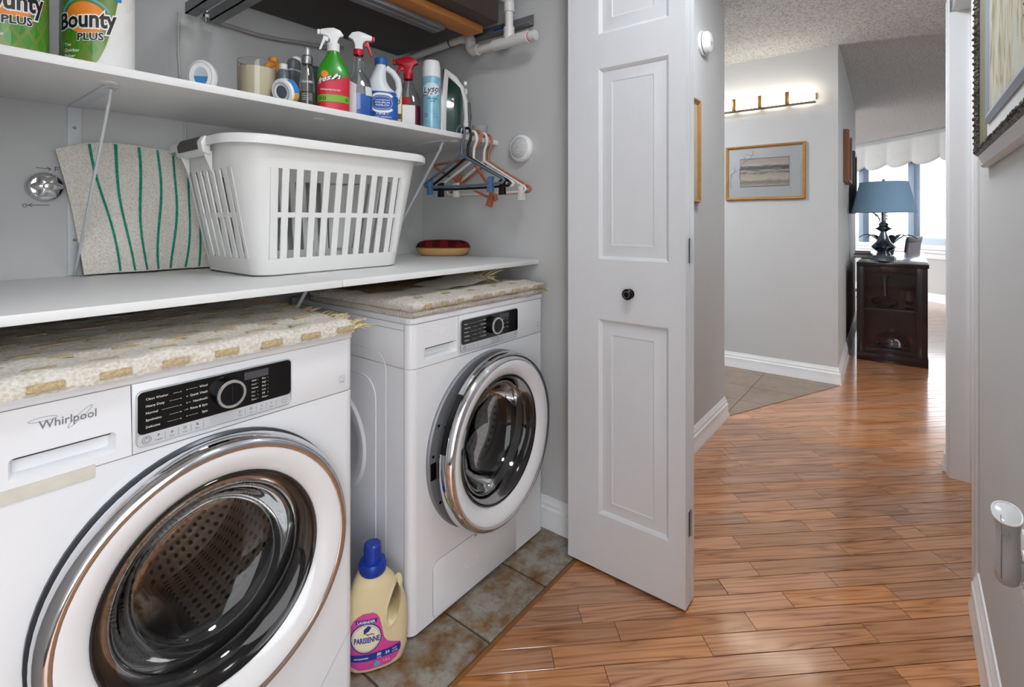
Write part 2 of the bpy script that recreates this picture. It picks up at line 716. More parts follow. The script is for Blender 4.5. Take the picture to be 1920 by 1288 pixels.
part('window_sill', wframe(UL - 0.05, SILL - 0.04, UR + 0.05, SILL, -0.07, 0.06), TRIM, win, bevel=0.006)
part('casing', MB().add(wframe(UL - 0.09, SILL - 0.12, UR + 0.09, SILL - 0.04, -0.02, 0.0)), TRIM, win, bevel=0.004)
# balcony parapet outside
par = struct('wall_parapet', wframe(-6, -0.3, 4, 0.80, 1.6, 1.75), M('parapet_concrete', '#aeb9c6', 0.8, noise=(3, 0.1)))
par.matrix_world = wroot_m

# ceilings
CORB = (4.30, -0.6)
struct('ceiling', prismz([(-0.75, -0.30), (0.9, -0.30), (0.9, -1.7), (3.0, -1.7), (3.0, -0.45), (CORB[0], CORB[1]), (PX + 0.004, 0.372), (PX + 0.004, 2.65), (-0.75, 2.65)], CZ, CZ + 0.03), POP, smooth=0)
struct('ceiling_far', prismz([(PX + 0.01, 0.42), (PX + 0.01, -5.0), (7.0, -5.0), (12.5, 1.5), (10.5, 4.0), (6.69, 3.5), (6.69, 0.51)], CZ + 0.035, CZ + 0.07), POP, smooth=0)

# added fill lamps on the ceiling (above the frame)
for k, (lx, ly, glow) in enumerate(FILL_LAMPS):
    t = thing('fill_lamp', ['added fill lamp on the ceiling above the laundry closet', 'added fill lamp on the ceiling further along the hallway', 'added fill lamp on the ceiling of the tiled entry'][k], 'ceiling lamp', (lx, ly, CZ), group='added ceiling fill lamps')
    part('base', lathe([(0.17, 0), (0.17, -0.018), (0.155, -0.022)], 32, True, True), TRIM, t)
    part('diffuser', lathe([(0.152, -0.020), (0.150, -0.045), (0.135, -0.070), (0.100, -0.088), (0.05, -0.096), (0.001, -0.098)], 32), M('fill_lamp_dome_%d' % k, '#ffffff', 0.4, emit=('#f4f9ff', glow)), t)
    part('rim', lathe([(0.178, -0.02), (0.178, -0.03), (0.168, -0.03), (0.168, -0.02)], 32, closed=True), CHROME, t)

# ---- baseboards
BBP = [(0, 0), (0.022, 0), (0.022, 0.012), (0.016, 0.03), (0.016, 0.072), (0.011, 0.080), (0.011, 0.09), (0.006, 0.10), (0.004, 0.112), (0, 0.112)]


def baseboard(name, path, side=1, parent=None):
    """sweep the moulding along a floor path; side=+1 puts it to the left of the travel direction"""
    pts = [Vector((p[0], p[1], 0)) for p in path]
    rings = []
    for i, p in enumerate(pts):
        dirs = []
        if i > 0:
            dirs.append((p - pts[i - 1]).normalized())
        if i < len(pts) - 1:
            dirs.append((pts[i + 1] - p).normalized())
        ns = [Vector((-d.y, d.x, 0)) * side for d in dirs]
        nrm = sum(ns, Vector()).normalized()
        k = 1 / max(0.3, nrm.dot(ns[0]))
        rings.append([tuple(p + nrm * (k * a) + Vector((0, 0, b_))) for a, b_ in BBP])
    return struct(name, loft(rings), TRIM, parent, smooth=25)


baseboard('baseboard_hall_left', [(1.56, SY), (2.976, SY), (2.976, SY + 0.11)], -1)
baseboard('baseboard_picture', [(PX, 2.55), (PX, 0.372), (KX, KY)], -1)
baseboard('baseboard_right', [(0.41, RY), (1.945, RY)], 1)
baseboard('baseboard_far_right', [(2.93, RF), (3.0, RF), (3.0, RF - 0.12)], 1)
baseboard('baseboard_closet', [(WX, WY), (WX, 0.86)], -1)
pb = [wroot_m @ Vector((u, 0, 0)) for u in (-4.0, 3.2)]
baseboard('baseboard_window', [(pb[0].x, pb[0].y), (pb[1].x, pb[1].y)], 1)

# ---- doorway casing on the right
mb = MB()
mb.add(box(DX0 - 0.02, RY - 0.12, 0, DX0, RY, DZ)).add(box(DX1, RF - 0.136, 0, DX1 + 0.02, RF, DZ)).add(box(DX0 - 0.02, RY - 0.12, DZ, DX1 + 0.02, RY, DZ + 0.02))
struct('door_1', mb, TRIM)
bpy.data.objects['door_1']['label'] = 'white jamb lining of the doorway in the right wall'
part('door_stop', MB().add(box(DX1 - 0.012, RY - 0.085, 0, DX1, RY - 0.045, DZ)).add(box(DX0, RY - 0.085, DZ - 0.012, DX1, RY - 0.045, DZ)), TRIM, bpy.data.objects['door_1'], bevel=0.002)


def casing(name, x0, x1, z0, z1, RY=RY):
    mb = MB()
    mb.add(box(x0, RY, z0, x1, RY + 0.008, z1))
    if z1 - z0 > x1 - x0:
        mb.add(box(x0 + 0.008, RY + 0.008, z0, x0 + 0.022, RY + 0.011, z1)).add(box(x1 - 0.016, RY + 0.008, z0, x1 - 0.006, RY + 0.012, z1))
    else:
        mb.add(box(x0, RY + 0.008, z1 - 0.018, x1, RY + 0.012, z1 - 0.006))
    return struct(name, mb, TRIM, bevel=0.0025)


casing('trim_1', DX0 - 0.065, DX0 - 0.004, 0, DZ + 0.06)
casing('trim_2', DX1 + 0.004, DX1 + 0.065, 0, DZ + 0.06, RF)
casing('trim_4', NX1 + 0.004, NX1 + 0.065, 0, DZ + 0.06)  # casing of the added, unseen doorway
casing('trim_3', DX0 - 0.065, DX1 + 0.065, DZ + 0.004, DZ + 0.065)

# ---- wood floor: every plank is a piece of its own
fl = struct('floor', box(-1.2, -6.0, -0.03, 13.0, 5.0, -0.0035), M('floor_gap', '#3a2412', 0.8, noise=(20, 0.2)))
PA = TH + math.radians(5.1)            # direction across the boards
cu_, su_ = math.cos(PA), math.sin(PA)
LU = Vector((su_, -cu_, 0))            # along the boards (towards the right)
CU = Vector((cu_, su_, 0))             # across the boards (away from the camera)
PW, S0 = 0.0662, 1.2288


def px_floor(px, py):
    d = FPX * CAMH / (py - CY)
    l = (px - CX) / FPX * d
    return Vector((d * math.cos(TH) + l * math.sin(TH), d * math.sin(TH) - l * math.cos(TH), 0))


JP = [(1100, 1100, 4.8, [(1045, 445), (1425, 230), (1755, 40), (165, 735), (1235, 0)]),
      (1450, 1100, 4.8, [(1070, 120), (790, 322), (530, 535), (1065, 705)]),
      (1300, 900, 6.133, [(475, 158), (1395, 105), (1080, 235), (1540, 320), (565, 382), (1240, 465), (460, 650), (1650, 720), (655, 950), (1510, 1060), (292, 1148)]),
      (1560, 900, 6.133, [(665, 150), (910, 370), (650, 530), (1090, 630), (955, 795), (1465, 1100), (1520, 200)]),
      (1300, 740, 7.154, [(755, 265), (955, 390), (1675, 425), (870, 540), (1390, 590), (420, 715), (1595, 740), (585, 890), (345, 1108), (1365, 1055)]),
      (1560, 740, 6.857, [(110, 180), (1030, 160), (1130, 405), (890, 590), (45, 612), (870, 735), (490, 1048), (0, 895)])]
joints = {}
for ox, oy, sc, ps in JP:
    for x, y in ps:
        p = px_floor(ox + x / sc, oy + y / sc + 1.5)
        row = math.floor((p.dot(CU) - S0) / PW - 0.05)
        joints.setdefault(row, []).append(p.dot(LU))
rnd = random.Random(11)
planks = []
for row in range(-22, 92):
    s0 = S0 + row * PW
    if s0 < 0.2 and row < -20:
        continue
    sc_ = s0 + PW / 2
    # span of the row that can be seen
    if sc_ < 3.9:
        t0, t1 = -0.75, max(2.45, sc_ * 0.98 + 0.4)
    else:
        t0, t1 = 1.2, sc_ * 0.98 + 0.4
    ks = sorted(joints.get(row, []))
    js = []
    if ks:
        a = ks[0]
        js = list(ks)
        x = a
        while x > t0:
            x -= rnd.uniform(0.32, 0.75)
            js.insert(0, x)
        x = ks[-1]
        while x < t1:
            x += rnd.uniform(0.32, 0.75)
            js.append(x)
    else:
        x = t0 - rnd.uniform(0, 0.5)
        js = [x]
        while x < t1:
            x += rnd.uniform(0.35, 0.95) if sc_ < 4 else rnd.uniform(0.6, 1.3)
            js.append(x)
    for a, b_ in zip(js, js[1:]):
        if b_ - a < 0.06:
            continue
        m_ = LU * ((a + b_) / 2) + CU * sc_
        ends = [LU * q + CU * sc_ for q in (a, b_)]
        # leave out boards wholly under the tiles, the walls or far outside
        if all(p.y > 0.90 for p in ends) and m_.x < 2.9:
            continue
        if all(p.y > 0.55 and p.x > 3.0 for p in ends):
            continue
        if all(p.y < -0.9 and p.x < 3.0 for p in ends) or all(p.x < -0.6 for p in ends):
            continue
        d = m_.x * math.cos(TH) + m_.y * math.sin(TH)
        planks.append((m_.length + (0 if -0.2 < m_.y < 0.9 else 2.5), a, b_, s0))
planks.sort()


def plank_geo(a, b_, s0, g=0.0011, e=0.0005):
    x0, x1, y0, y1 = a + g * 0.6, b_ - g * 0.6, s0 + g, s0 + PW - g
    v = [(x0, y0, -0.01), (x1, y0, -0.01), (x1, y1, -0.01), (x0, y1, -0.01),
         (x0, y0, -e * .6), (x1, y0, -e * .6), (x1, y1, -e * .6), (x0, y1, -e * .6),
         (x0 + e, y0 + e, 0), (x1 - e, y0 + e, 0), (x1 - e, y1 - e, 0), (x0 + e, y1 - e, 0)]
    f = [(8, 9, 10, 11)]
    for lo, hi in ((0, 4), (4, 8)):
        for i in range(4):
            j = (i + 1) % 4
            f.append((lo + i, lo + j, hi + j, hi + i))
    return v, f


PROT = math.atan2(LU.y, LU.x)      # board frame: x along the boards, y across


def add_tint(me, cols):
    at = me.color_attributes.new('tint', 'FLOAT_COLOR', 'POINT')
    for i, c in enumerate(cols):
        at.data[i].color = c


NPL = 290
far_mb, far_cols = MB(), []
for i, (d, a, b_, s0) in enumerate(planks):
    tint = (rnd.random(), rnd.random(), rnd.random(), 1)
    v, f = plank_geo(a, b_, s0)
    if i < NPL:
        me = bpy.data.meshes.new('plank')
        me.from_pydata(v, [], f)
        add_tint(me, [tint] * len(v))
        me.materials.append(OAK)
        po = bpy.data.objects.new('plank', me)
        C.objects.link(po)
        po.parent = fl
        po.rotation_euler = (0, 0, PROT)
    else:
        far_mb.add((v, f))
        far_cols += [tint] * len(v)
me = bpy.data.meshes.new('plank_field')
me.from_pydata(far_mb.v, [], far_mb.f)
add_tint(me, far_cols)
me.materials.append(OAK)
po = bpy.data.objects.new('plank_field', me)
C.objects.link(po)
po.parent = fl
po['kind'] = 'stuff'
po.rotation_euler = (0, 0, PROT)

# ---- closet tiles and entry tiles, slightly proud of the boards
SLATE = tile_mat('rust_slate_tile', [(0.30, '#4f3d2c'), (0.42, '#7d5c38'), (0.50, '#84786a'), (0.60, '#9a948a'), (0.74, '#6b5a48')], 13)
GROUT = M('brown_grout', '#5c4636', 0.9, noise=(30, 0.1))
fc = struct('floor_closet', box(-0.03, 0.856, -0.02, WX, WY, 0.0015), GROUT)
gx = [-0.03, 0.227, 0.484, 0.741, 0.998, 1.2555, WX]
for yy0, yy1 in ((0.859, 1.11), (1.115, 1.37)):
    for a, b_ in zip(gx, gx[1:]):
        part('tile', box(a + 0.003, yy0, 0, b_ - 0.003, yy1, 0.005), SLATE, fc, bevel=0.002)
part('edge_strip', box(-0.03, 0.846, -0.004, 1.47, 0.857, 0.003), M('wood_reducer', '#8a5a2a', 0.4, noise=(30, 0.15)), fc, bevel=0.0015)
TAUPE = tile_mat('taupe_wood_look_tile', [(0.3, '#77675a'), (0.5, '#8a786a'), (0.7, '#968577')], 6)
L0, L1 = Vector((2.99, 0.800)), Vector((4.02, 0.352))
fe = struct('floor_entry', prismz([(L0.x, L0.y), (L1.x, L1.y), (PX, 0.372), (PX, EY1), (EX0, EY1), (EX0, EY0), (2.976, EY0)], -0.02, 0.0012), M('entry_grout', '#4a3a30', 0.9, noise=(30, 0.1)))


def clip(poly, p, n):
    out = []
    for i in range(len(poly)):
        a, b_ = poly[i], poly[(i + 1) % len(poly)]
        da, db = (a[0] - p[0]) * n[0] + (a[1] - p[1]) * n[1], (b_[0] - p[0]) * n[0] + (b_[1] - p[1]) * n[1]
        if da >= 0:
            out.append(a)
        if da * db < 0:
            t = da / (da - db)
            out.append((a[0] + (b_[0] - a[0]) * t, a[1] + (b_[1] - a[1]) * t))
    return out


ld = (L1 - L0).normalized()
ln = (-ld.y, ld.x)
ex = [2.39, 2.695, 3.0, 3.302, 3.603, 3.915, PX]
ey = [0.20, 0.815, 1.43, 2.05, EY1]
for a, b_ in zip(ex, ex[1:]):
    for c, d in zip(ey, ey[1:]):
        g = 0.0016
        po = [(a + g, c + g), (b_ - g, c + g), (b_ - g, d - g), (a + g, d - g)]
        po = clip(po, L0, ln)
        if a < 2.98:
            po = clip(po, (0, EY0), (0, 1)) if po else po
        if len(po) >= 3:
            part('tile', prismz(po, 0, 0.003), TAUPE, fe)

# ================================================================== BIFOLD DOOR
def door_leaf(mb, w, z0, z1, panels, depth, front):
    """leaf in local coords: x 0..w, y 0 (front) .. depth, with raised panels on the front"""
    # front face: grid with panel holes, moulded rings inside
    xs_ = [0] + [v for p in panels[:1] for v in (p[0], p[2])] + [w]
    zs_ = [z0] + [v for p in sorted(panels, key=lambda q: q[1]) for v in (p[1], p[3])] + [z1]
    yf = 0 if front else depth
    sg = 1 if front else -1
    holes = [(p[1], p[3]) for p in panels]
    for i in range(len(xs_) - 1):
        for j in range(len(zs_) - 1):
            if i == 1 and any(abs(zs_[j] - h[0]) < 1e-6 for h in holes):
                continue
            a, b_, c, d = xs_[i], xs_[i + 1], zs_[j], zs_[j + 1]
            mb.add(([(a, yf, c), (b_, yf, c), (b_, yf, d), (a, yf, d)], [(0, 1, 2, 3)]))
    for x0, c0, x1, c1 in panels:
        rr = []
        for ins, dy in ((0, 0), (0.006, 0.004), (0.010, 0.009), (0.016, 0.009), (0.045, 0.002), (0.048, 0.0035)):
            rr.append([(x0 + ins, yf + sg * dy, c0 + ins), (x1 - ins, yf + sg * dy, c0 + ins), (x1 - ins, yf + sg * dy, c1 - ins), (x0 + ins, yf + sg * dy, c1 - ins)])
        mb.add(loft(rr, False, True))


DOORW = M('painted_woodgrain_door', '#dddee1', 0.42)
nt = DOORW.node_tree
tc = nt.nodes.new('ShaderNodeTexCoord')
mp = nt.nodes.new('ShaderNodeMapping')
mp.inputs['Scale'].default_value = (70, 70, 5)
nn = nt.nodes.new('ShaderNodeTexNoise')
nn.inputs['Scale'].default_value = 3
nn.inputs['Detail'].default_value = 4
bp = nt.nodes.new('ShaderNodeBump')
bp.inputs['Strength'].default_value = 0.35
bp.inputs['Distance'].default_value = 0.002
nt.links.new(tc.outputs['Object'], mp.inputs['Vector'])
nt.links.new(mp.outputs[0], nn.inputs['Vector'])
nt.links.new(nn.outputs['Fac'], bp.inputs['Height'])
nt.links.new(bp.outputs['Normal'], nt.nodes['Principled BSDF'].inputs['Normal'])

dt = thing('bifold_door', 'white panelled bifold closet door folded open beside the dryer', 'door', (1.414, 0.878, 0), -PI / 2)
LW, LZ0, LZ1, LT = 0.386, 0.010, 2.03, 0.034
PAN = [(0.112, 0.186, 0.338, 0.797), (0.112, 0.985, 0.338, 1.582), (0.112, 1.690, 0.338, 1.93)]
for k, yo in enumerate((0.0, LT + 0.004)):
    mb = MB()
    door_leaf(mb, LW, LZ0, LZ1, PAN, LT, True)
    door_leaf(mb, LW, LZ0, LZ1, PAN, LT, False)
    mb.add(([(0, 0, LZ0), (LW, 0, LZ0), (LW, LT, LZ0), (0, LT, LZ0), (0, 0, LZ1), (LW, 0, LZ1), (LW, LT, LZ1), (0, LT, LZ1)],
            [(0, 1, 2, 3), (4, 5, 6, 7), (0, 3, 7, 4), (1, 2, 6, 5)]))
    part('leaf', mb, DOORW, dt, smooth=20, loc=(0, yo, 0))
for hz in (0.24, 1.02, 1.80):
    part('hinge', MB().add(box(LW - 0.001, LT - 0.010, hz - 0.035, LW + 0.0015, LT + 0.014, hz + 0.035)).add(tube([(LW + 0.003, LT + 0.002, hz - 0.035), (LW + 0.003, LT + 0.002, hz + 0.035)], 0.0035)), STEEL, dt)
kn = part('knob', lathe([(0.0075, 0), (0.0075, 0.008), (0.012, 0.011), (0.0165, 0.016), (0.0165, 0.020), (0.012, 0.024), (0.0, 0.025)], 24), M('dark_bronze', '#191614', 0.3, 0.6), dt, loc=(0.218, 0, 0.885), rot=(PI / 2, 0, 0))
part('rosette', lathe([(0.015, 0), (0.015, 0.002), (0.006, 0.005)], 24, True, True), MATS['dark_bronze'], kn)
part('knob_ring', lathe([(0.0085, 0.0245), (0.0095, 0.026), (0.0105, 0.0245)], 24), STEEL, kn)

# ================================================================== LAUNDRY MACHINES
MW, MD, MH = 0.610, 0.60, 0.850


def hole_panel(x0, z0, x1, z1, cx, cz, r, y, n=72):
    """rectangle with a round hole"""
    angs = [2 * PI * k / n for k in range(n)]
    for px_, pz_ in ((x0, z0), (x1, z0), (x1, z1), (x0, z1)):
        angs.append(math.atan2(pz_ - cz, px_ - cx) % (2 * PI))
    angs = sorted(set(round(a, 6) for a in angs))
    v, f = [], []
    for a in angs:
        c, s_ = math.cos(a), math.sin(a)
        ts = []
        if abs(c) > 1e-9:
            ts.append(((x1 if c > 0 else x0) - cx) / c)
        if abs(s_) > 1e-9:
            ts.append(((z1 if s_ > 0 else z0) - cz) / s_)
        t = min(q for q in ts if q > 0)
        v += [(cx + r * c, y, cz + r * s_), (cx + t * c, y, cz + t * s_)]
    n = len(angs)
    for k in range(n):
        a, b_ = 2 * k, 2 * ((k + 1) % n)
        f.append((a, a + 1, b_ + 1, b_))
    return v, f


def rot_y(vf):
    """lathe about z -> lathe about -y (profile height becomes distance in front)"""
    return mapv(vf, lambda x, y, z: (x, -z, y))


RUBBER = M('dark_rubber', '#17171a', 0.45, noise=(20, 0.1))
GLASSBOWL = clear('smoked_door_glass', '#d5d2cf', 0.03, 0.015)
RINGW = M('pearl_white_ring', '#e4e5e7', 0.16, coat=0.5, noise=(6, 0.01))


def drum_mat():
    m = M('perforated_drum_steel', '#8d8780', 0.3, 0.85)
    nt = m.node_tree
    b = nt.nodes['Principled BSDF']
    uv = nt.nodes.new('ShaderNodeUVMap')
    mp = nt.nodes.new('ShaderNodeMapping')
    mp.inputs['Scale'].default_value = (64, 30, 1)
    nt.links.new(uv.outputs[0], mp.inputs['Vector'])
    vo = nt.nodes.new('ShaderNodeTexVoronoi')
    vo.inputs['Randomness'].default_value = 0.0
    vo.inputs['Scale'].default_value = 1.0
    nt.links.new(mp.outputs[0], vo.inputs['Vector'])
    r = ramp(nt, [(0.22, '#0b0a0a'), (0.30, '#b0a9a2')], 'LINEAR')
    nt.links.new(vo.outputs['Distance'], r.inputs['Fac'])
    nt.links.new(r.outputs['Color'], b.inputs['Base Color'])
    bp = nt.nodes.new('ShaderNodeBump')
    bp.inputs['Strength'].default_value = 0.6
    bp.inputs['Distance'].default_value = 0.003
    nt.links.new(vo.outputs['Distance'], bp.inputs['Height'])
    nt.links.new(bp.outputs['Normal'], b.inputs['Normal'])
    return m


DRUM = drum_mat()


def uv_cyl(o, rings, n):
    me = o.data
    uvl = me.uv_layers.new(name='UVMap')
    for poly in me.polygons:
        ks = []
        for li in poly.loop_indices:
            vi = me.loops[li].vertex_index
            ks.append((li, (vi % n) / n, (vi // n) / max(1, rings - 1)))
        us = [k[1] for k in ks]
        if max(us) - min(us) > 0.5:
            ks = [(li, u + 1 if u < 0.5 else u, v_) for li, u, v_ in ks]
        for li, u, v_ in ks:
            uvl.data[li].uv = (u, v_)


def machine(kind, label, loc):
    wash = kind == 'washer'
    t = thing('washing_machine' if wash else 'tumble_dryer', label, 'washer' if wash else 'dryer', loc)
    cx, cz, R = (0.308, 0.446, 0.262) if wash else (0.314, 0.445, 0.260)
    rf = 0.022
    fz = 0.714
    # cabinet: wrap-round sides with rounded front corners, back, floor
    outl = [(MW, MD), (MW, rf)] + [(MW - rf + rf * math.cos(a), rf - rf * math.sin(a)) for a in [PI / 2 * k / 6 for k in range(1, 7)]]
    outl += [(rf - rf * math.sin(a), rf - rf * math.cos(a)) for a in [PI / 2 * k / 6 for k in range(0, 7)]] + [(0, MD)]
    right, left = outl[:8], outl[8:]
    mb = MB()
    for seg_ in (right, left):
        n = len(seg_)
        v = [(x, y, 0.014) for x, y in seg_] + [(x, y, fz - 0.0003) for x, y in seg_]
        mb.add((v, [(i, i + 1, i + 1 + n, i + n) for i in range(n - 1)]))
    mb.add(([(0, MD, 0.014), (MW, MD, 0.014), (MW, MD, fz), (0, MD, fz)], [(0, 1, 2, 3)]))
    mb.add(hole_panel(rf, 0.014, MW - rf, fz - 0.0003, cx, cz, R - 0.02, 0.0))
    mb.add(([(x, y, 0.014) for x, y in outl], [tuple(range(len(outl)))]))
    part('body', mb, WHITE_ENAMEL, t, smooth=35)
    # upper band with side walls + lid
    fo = outl[:8] + [(0.1797, 0.0), (0.1797, 0.026), (0.0, 0.026), (0.0, MD)]
    mb = MB().add(prismz(fo, fz + 0.0003, 0.832))
    part('fascia', mb, WHITE_ENAMEL, t, smooth=35, bevel=0.0012)
    lid = [(x + (0.002 if x > 0.3 else -0.002), y - 0.003) for x, y in outl]
    part('top_panel', prismz(lid, 0.8325, MH), WHITE_ENAMEL, t, smooth=35, bevel=0.004, seg=3)
    # feet
    for fx in (0.05, MW - 0.05):
        for fy in (0.06, MD - 0.06):
            part('foot', lathe([(0.02, 0.0055), (0.02, 0.013), (0.009, 0.0145)], 16, True, True), BLACK, t, loc=(fx, fy, 0))
    # seams
    mb = MB()
    mb.add(ribbon([(0.180, fz + 0.001), (0.178, 0.832)], 0.0011, -0.0006))
    mb.add(ribbon([(0.02, fz), (MW - 0.02, fz)], 0.0010, -0.0007))
    part('seam', mb, SEAM, t, smooth=0)
    # detergent drawer front (thin slab) with recessed grip
    dz0, dz1 = fz + 0.0008, 0.8318
    g0, g1, h0, h1 = (0.032, 0.158, 0.728, 0.762) if wash else (0.048, 0.172, 0.732, 0.764)
    mb = MB()
    o_ = rrect(g0, h0, g1, h1, 0.006)
    rings_ = [[(x, -0.0006, z) for x, z in o_]]
    cxg, czg = (g0 + g1) / 2, (h0 + h1) / 2
    for ins, dy in ((0.002, 0.003), (0.004, 0.014), (0.006, 0.022)):
        rings_.append([(cxg + (x - cxg) * (1 - ins / 0.06), -0.0006 + dy, czg + (z - czg) * (1 - ins / 0.018)) for x, z in o_])
    n = len(o_)
    # slab front around the grip
    X0, X1 = 0.022, 0.1792
    qs = [(X1, dz1), (X0, dz1), (X0, dz0), (X1, dz0)]
    angs_out = [(qs[i // 7][0], -0.0006, qs[i // 7][1]) for i in range(n)]
    edge_b = [(x, 0.0255, z) for x, _, z in angs_out]
    mb.add(loft([edge_b, angs_out] + rings_, False, True))
    mb.add(prismz([(0.0, 0.0255), (0.0, rf)] + [(rf - rf * math.cos(a), rf - rf * math.sin(a)) for a in [PI / 2 * k / 6 for k in range(1, 6)]] + [(rf, -0.0004), (rf, 0.0255)], fz + 0.0008, 0.8318))
    part('drawer', mb, WHITE_ENAMEL, t, smooth=30)
    part('grip_shade_strip', MB().add(flat(rrect(g0 + 0.006, h1 - 0.0065, g1 - 0.004, h1 - 0.0035, 0.001, 2), 0.0105)), PRINTK, t, smooth=0)  # flat dark strip painted as the shaded slit of the grip
    # control panel
    a0, a1, b0, b1 = (0.186, 0.452, 0.7255, 0.8165)
    cp = part('control_panel', prism(rrect(a0 - 0.002, b0 - 0.002, a1 + 0.002, b1 + 0.002, 0.010), -0.005, -0.001), M('silver_bezel', '#b9bbbe', 0.3, 0.4), t, bevel=0.001)
    part('black_glass', prism([p for p in rrect(a0, 0.7455, a1, b1, 0.008) if True], -0.0062, -0.004), BLACKGLOSS, cp)
    part('button_strip', prism(rrect(a0, b0, a1, 0.7452, 0.006), -0.0062, -0.004), M('pale_grey_strip', '#c3c5c8', 0.35), cp)
    # dial
    dx, dzz = 0.328, 0.7815
    dl = part('dial', rot_y(lathe([(0.026, 0.0), (0.0255, 0.016), (0.022, 0.0185), (0, 0.0185)], 40)), BLACK, t, loc=(dx, -0.0062, dzz))
    part('dial_ring', rot_y(lathe([(0.0205, 0.0180), (0.0212, 0.0205), (0.0250, 0.0205), (0.0258, 0.017), (0.0250, 0.015)], 40)), M('satin_chrome', '#cfcfcd', 0.25, 0.7), dl)
    part('dial_mark', box(-0.0006, -0.0196, -0.018, 0.0006, -0.0184, 0.018), M('dial_groove', '#232326', 0.4), dl)
    # display window
    part('display', prism(rrect(0.358, 0.796, 0.405, 0.8105, 0.001, 2), -0.0068, -0.006), M('lcd_grey', '#4d4d50', 0.25), cp)
    # print on the panel
    mb = MB()
    yp = -0.0066
    if wash:
        lw_ = ['Clean Washer', 'Heavy Duty', 'Normal', 'Synthetics', 'Delicates']
        rw = ['Wool', 'Quick Wash', 'Handwash', 'Rinse & Spin', 'Spin']
    else:
        lw_ = ['Mixed', 'Heavy Duty', 'Normal', 'Synthetics', 'Delicates']
        rw = ['Wool', 'Timed Dry', 'Shirts', 'Towels', 'Quick Dry']
    for i in range(5):
        z = 0.8035 - i * 0.0118
        mb.add(text(lw_[i], 0.0040, 0.006, 0.197, z, yp, 'LEFT'))
        x_ = 0.199 + len(lw_[i]) * 0.0029
        mb.add(flat([(x_ + 0.004, z - 0.0002), (0.2475, z - 0.0002), (0.2475, z + 0.0002), (x_ + 0.004, z + 0.0002)], yp))
        mb.add(disc(0.2495, z, 0.0009, yp, 8))
        mb.add(text(rw[i], 0.0040, 0.006, 0.293, z + 0.001, yp, 'RIGHT'))
        x_ = 0.291 - len(rw[i]) * 0.0028
        mb.add(flat([(0.2615, z + 0.0008), (x_ - 0.003, z + 0.0008), (x_ - 0.003, z + 0.0012), (0.2615, z + 0.0012)], yp))
        mb.add(disc(0.259, z + 0.001, 0.0009, yp, 8))
    for j, col_ in enumerate((['Cold', 'Cool', 'Warm', 'Hot', 'Eco', 'Extra'], ['Max', 'High', 'Med', 'Low', 'Off', 'Delay'])):
        for i in range(6 if wash else 3):
            z = 0.7915 - i * (0.0074 if wash else 0.013)
            mb.add(text(col_[i], 0.0031, 0.004, 0.372 + j * 0.020, z, yp, 'LEFT'))
            mb.add(disc(0.384 + j * 0.020, z, 0.0006, yp, 6))
    part('panel_print', mb, PRINTW, cp, smooth=0)
    mb = MB()
    zz = 0.7352
    mb.add(annulus(0.1985, zz, 0.0062, 0.0068, yp)).add(annulus(0.1985, zz, 0.0036, 0.0042, yp)).add(box(0.1982, yp, zz, 0.1988, yp + 0.0001, zz + 0.005))
    for i, x in enumerate([0.216, 0.236, 0.256, 0.276, 0.350, 0.371, 0.391, 0.411]):
        mb.add(text(['P', '#', 'O', '%', 'C', 'D', '=', '+'][i], 0.0046, 0.01, x, zz + 0.0025, yp))
        mb.add(text(['Program', 'Steam', 'Fresh', 'Extra', 'Temp', 'Spin', 'Dry', 'Option'][i], 0.0022, 0.004, x, zz - 0.0045, yp))
        mb.add(flat([(x + 0.0095, zz - 0.007), (x + 0.0099, zz - 0.007), (x + 0.0099, zz + 0.006), (x + 0.0095, zz + 0.006)], yp))
    mb.add(annulus(0.438, zz + 0.001, 0.0056, 0.0061, yp)).add(ribbon([(0.435, zz - 0.001), (0.4375, zz + 0.003), (0.4405, zz)], 0.0006, yp))
    part('button_print', mb, PRINTK, cp, smooth=0)
    # maker's lettering with the swirl
    mb = MB()
    lx, lz = (0.099, 0.800) if wash else (0.108, 0.806)
    mb.add(text('Whirlpool', 0.0125, 0.012, lx, lz, -0.0012, sx=0.92))
    sw = arc(lx + 0.014, lz + 0.001, 0.020, 0, 2 * PI, 40, 0.0036)
    sw = [(lx + 0.014 + (x - lx - 0.014) * math.cos(0.75) - (z - lz) * math.sin(0.75), lz + (x - lx - 0.014) * math.sin(0.75) + (z - lz) * math.cos(0.75)) for x, z in sw]
    mb.add(ribbon(sw[:-1], 0.0007, -0.0013, True))
    mb.add(ribbon(arc(lx - 0.030, lz + 0.009, 0.016, 0, 2 * PI, 24, 0.0032)[:-1], 0.0006, -0.0013, True))
    part('lettering', mb, PRINTG if wash else M('silver_print', '#f4f4f6', 0.35), t, smooth=0)
    # energy mark
    ex_, ez_ = 0.576, 0.742
    mb = MB().add(ribbon([(ex_ - 0.007, ez_ - 0.001), (ex_ + 0.007, ez_ - 0.001), (ex_ + 0.007, ez_ + 0.009), (ex_ - 0.007, ez_ + 0.009)], 0.0006, -0.0008, True))
    mb.add(ribbon(arc(ex_, ez_ + 0.001, 0.006, 0.2, 2.6, 8, 0.005), 0.0007, -0.0008)).add(text('energy', 0.0034, 0.01, ex_, ez_ - 0.0045, -0.0008))
    part('energy_mark', mb, PRINTG, t, smooth=0)
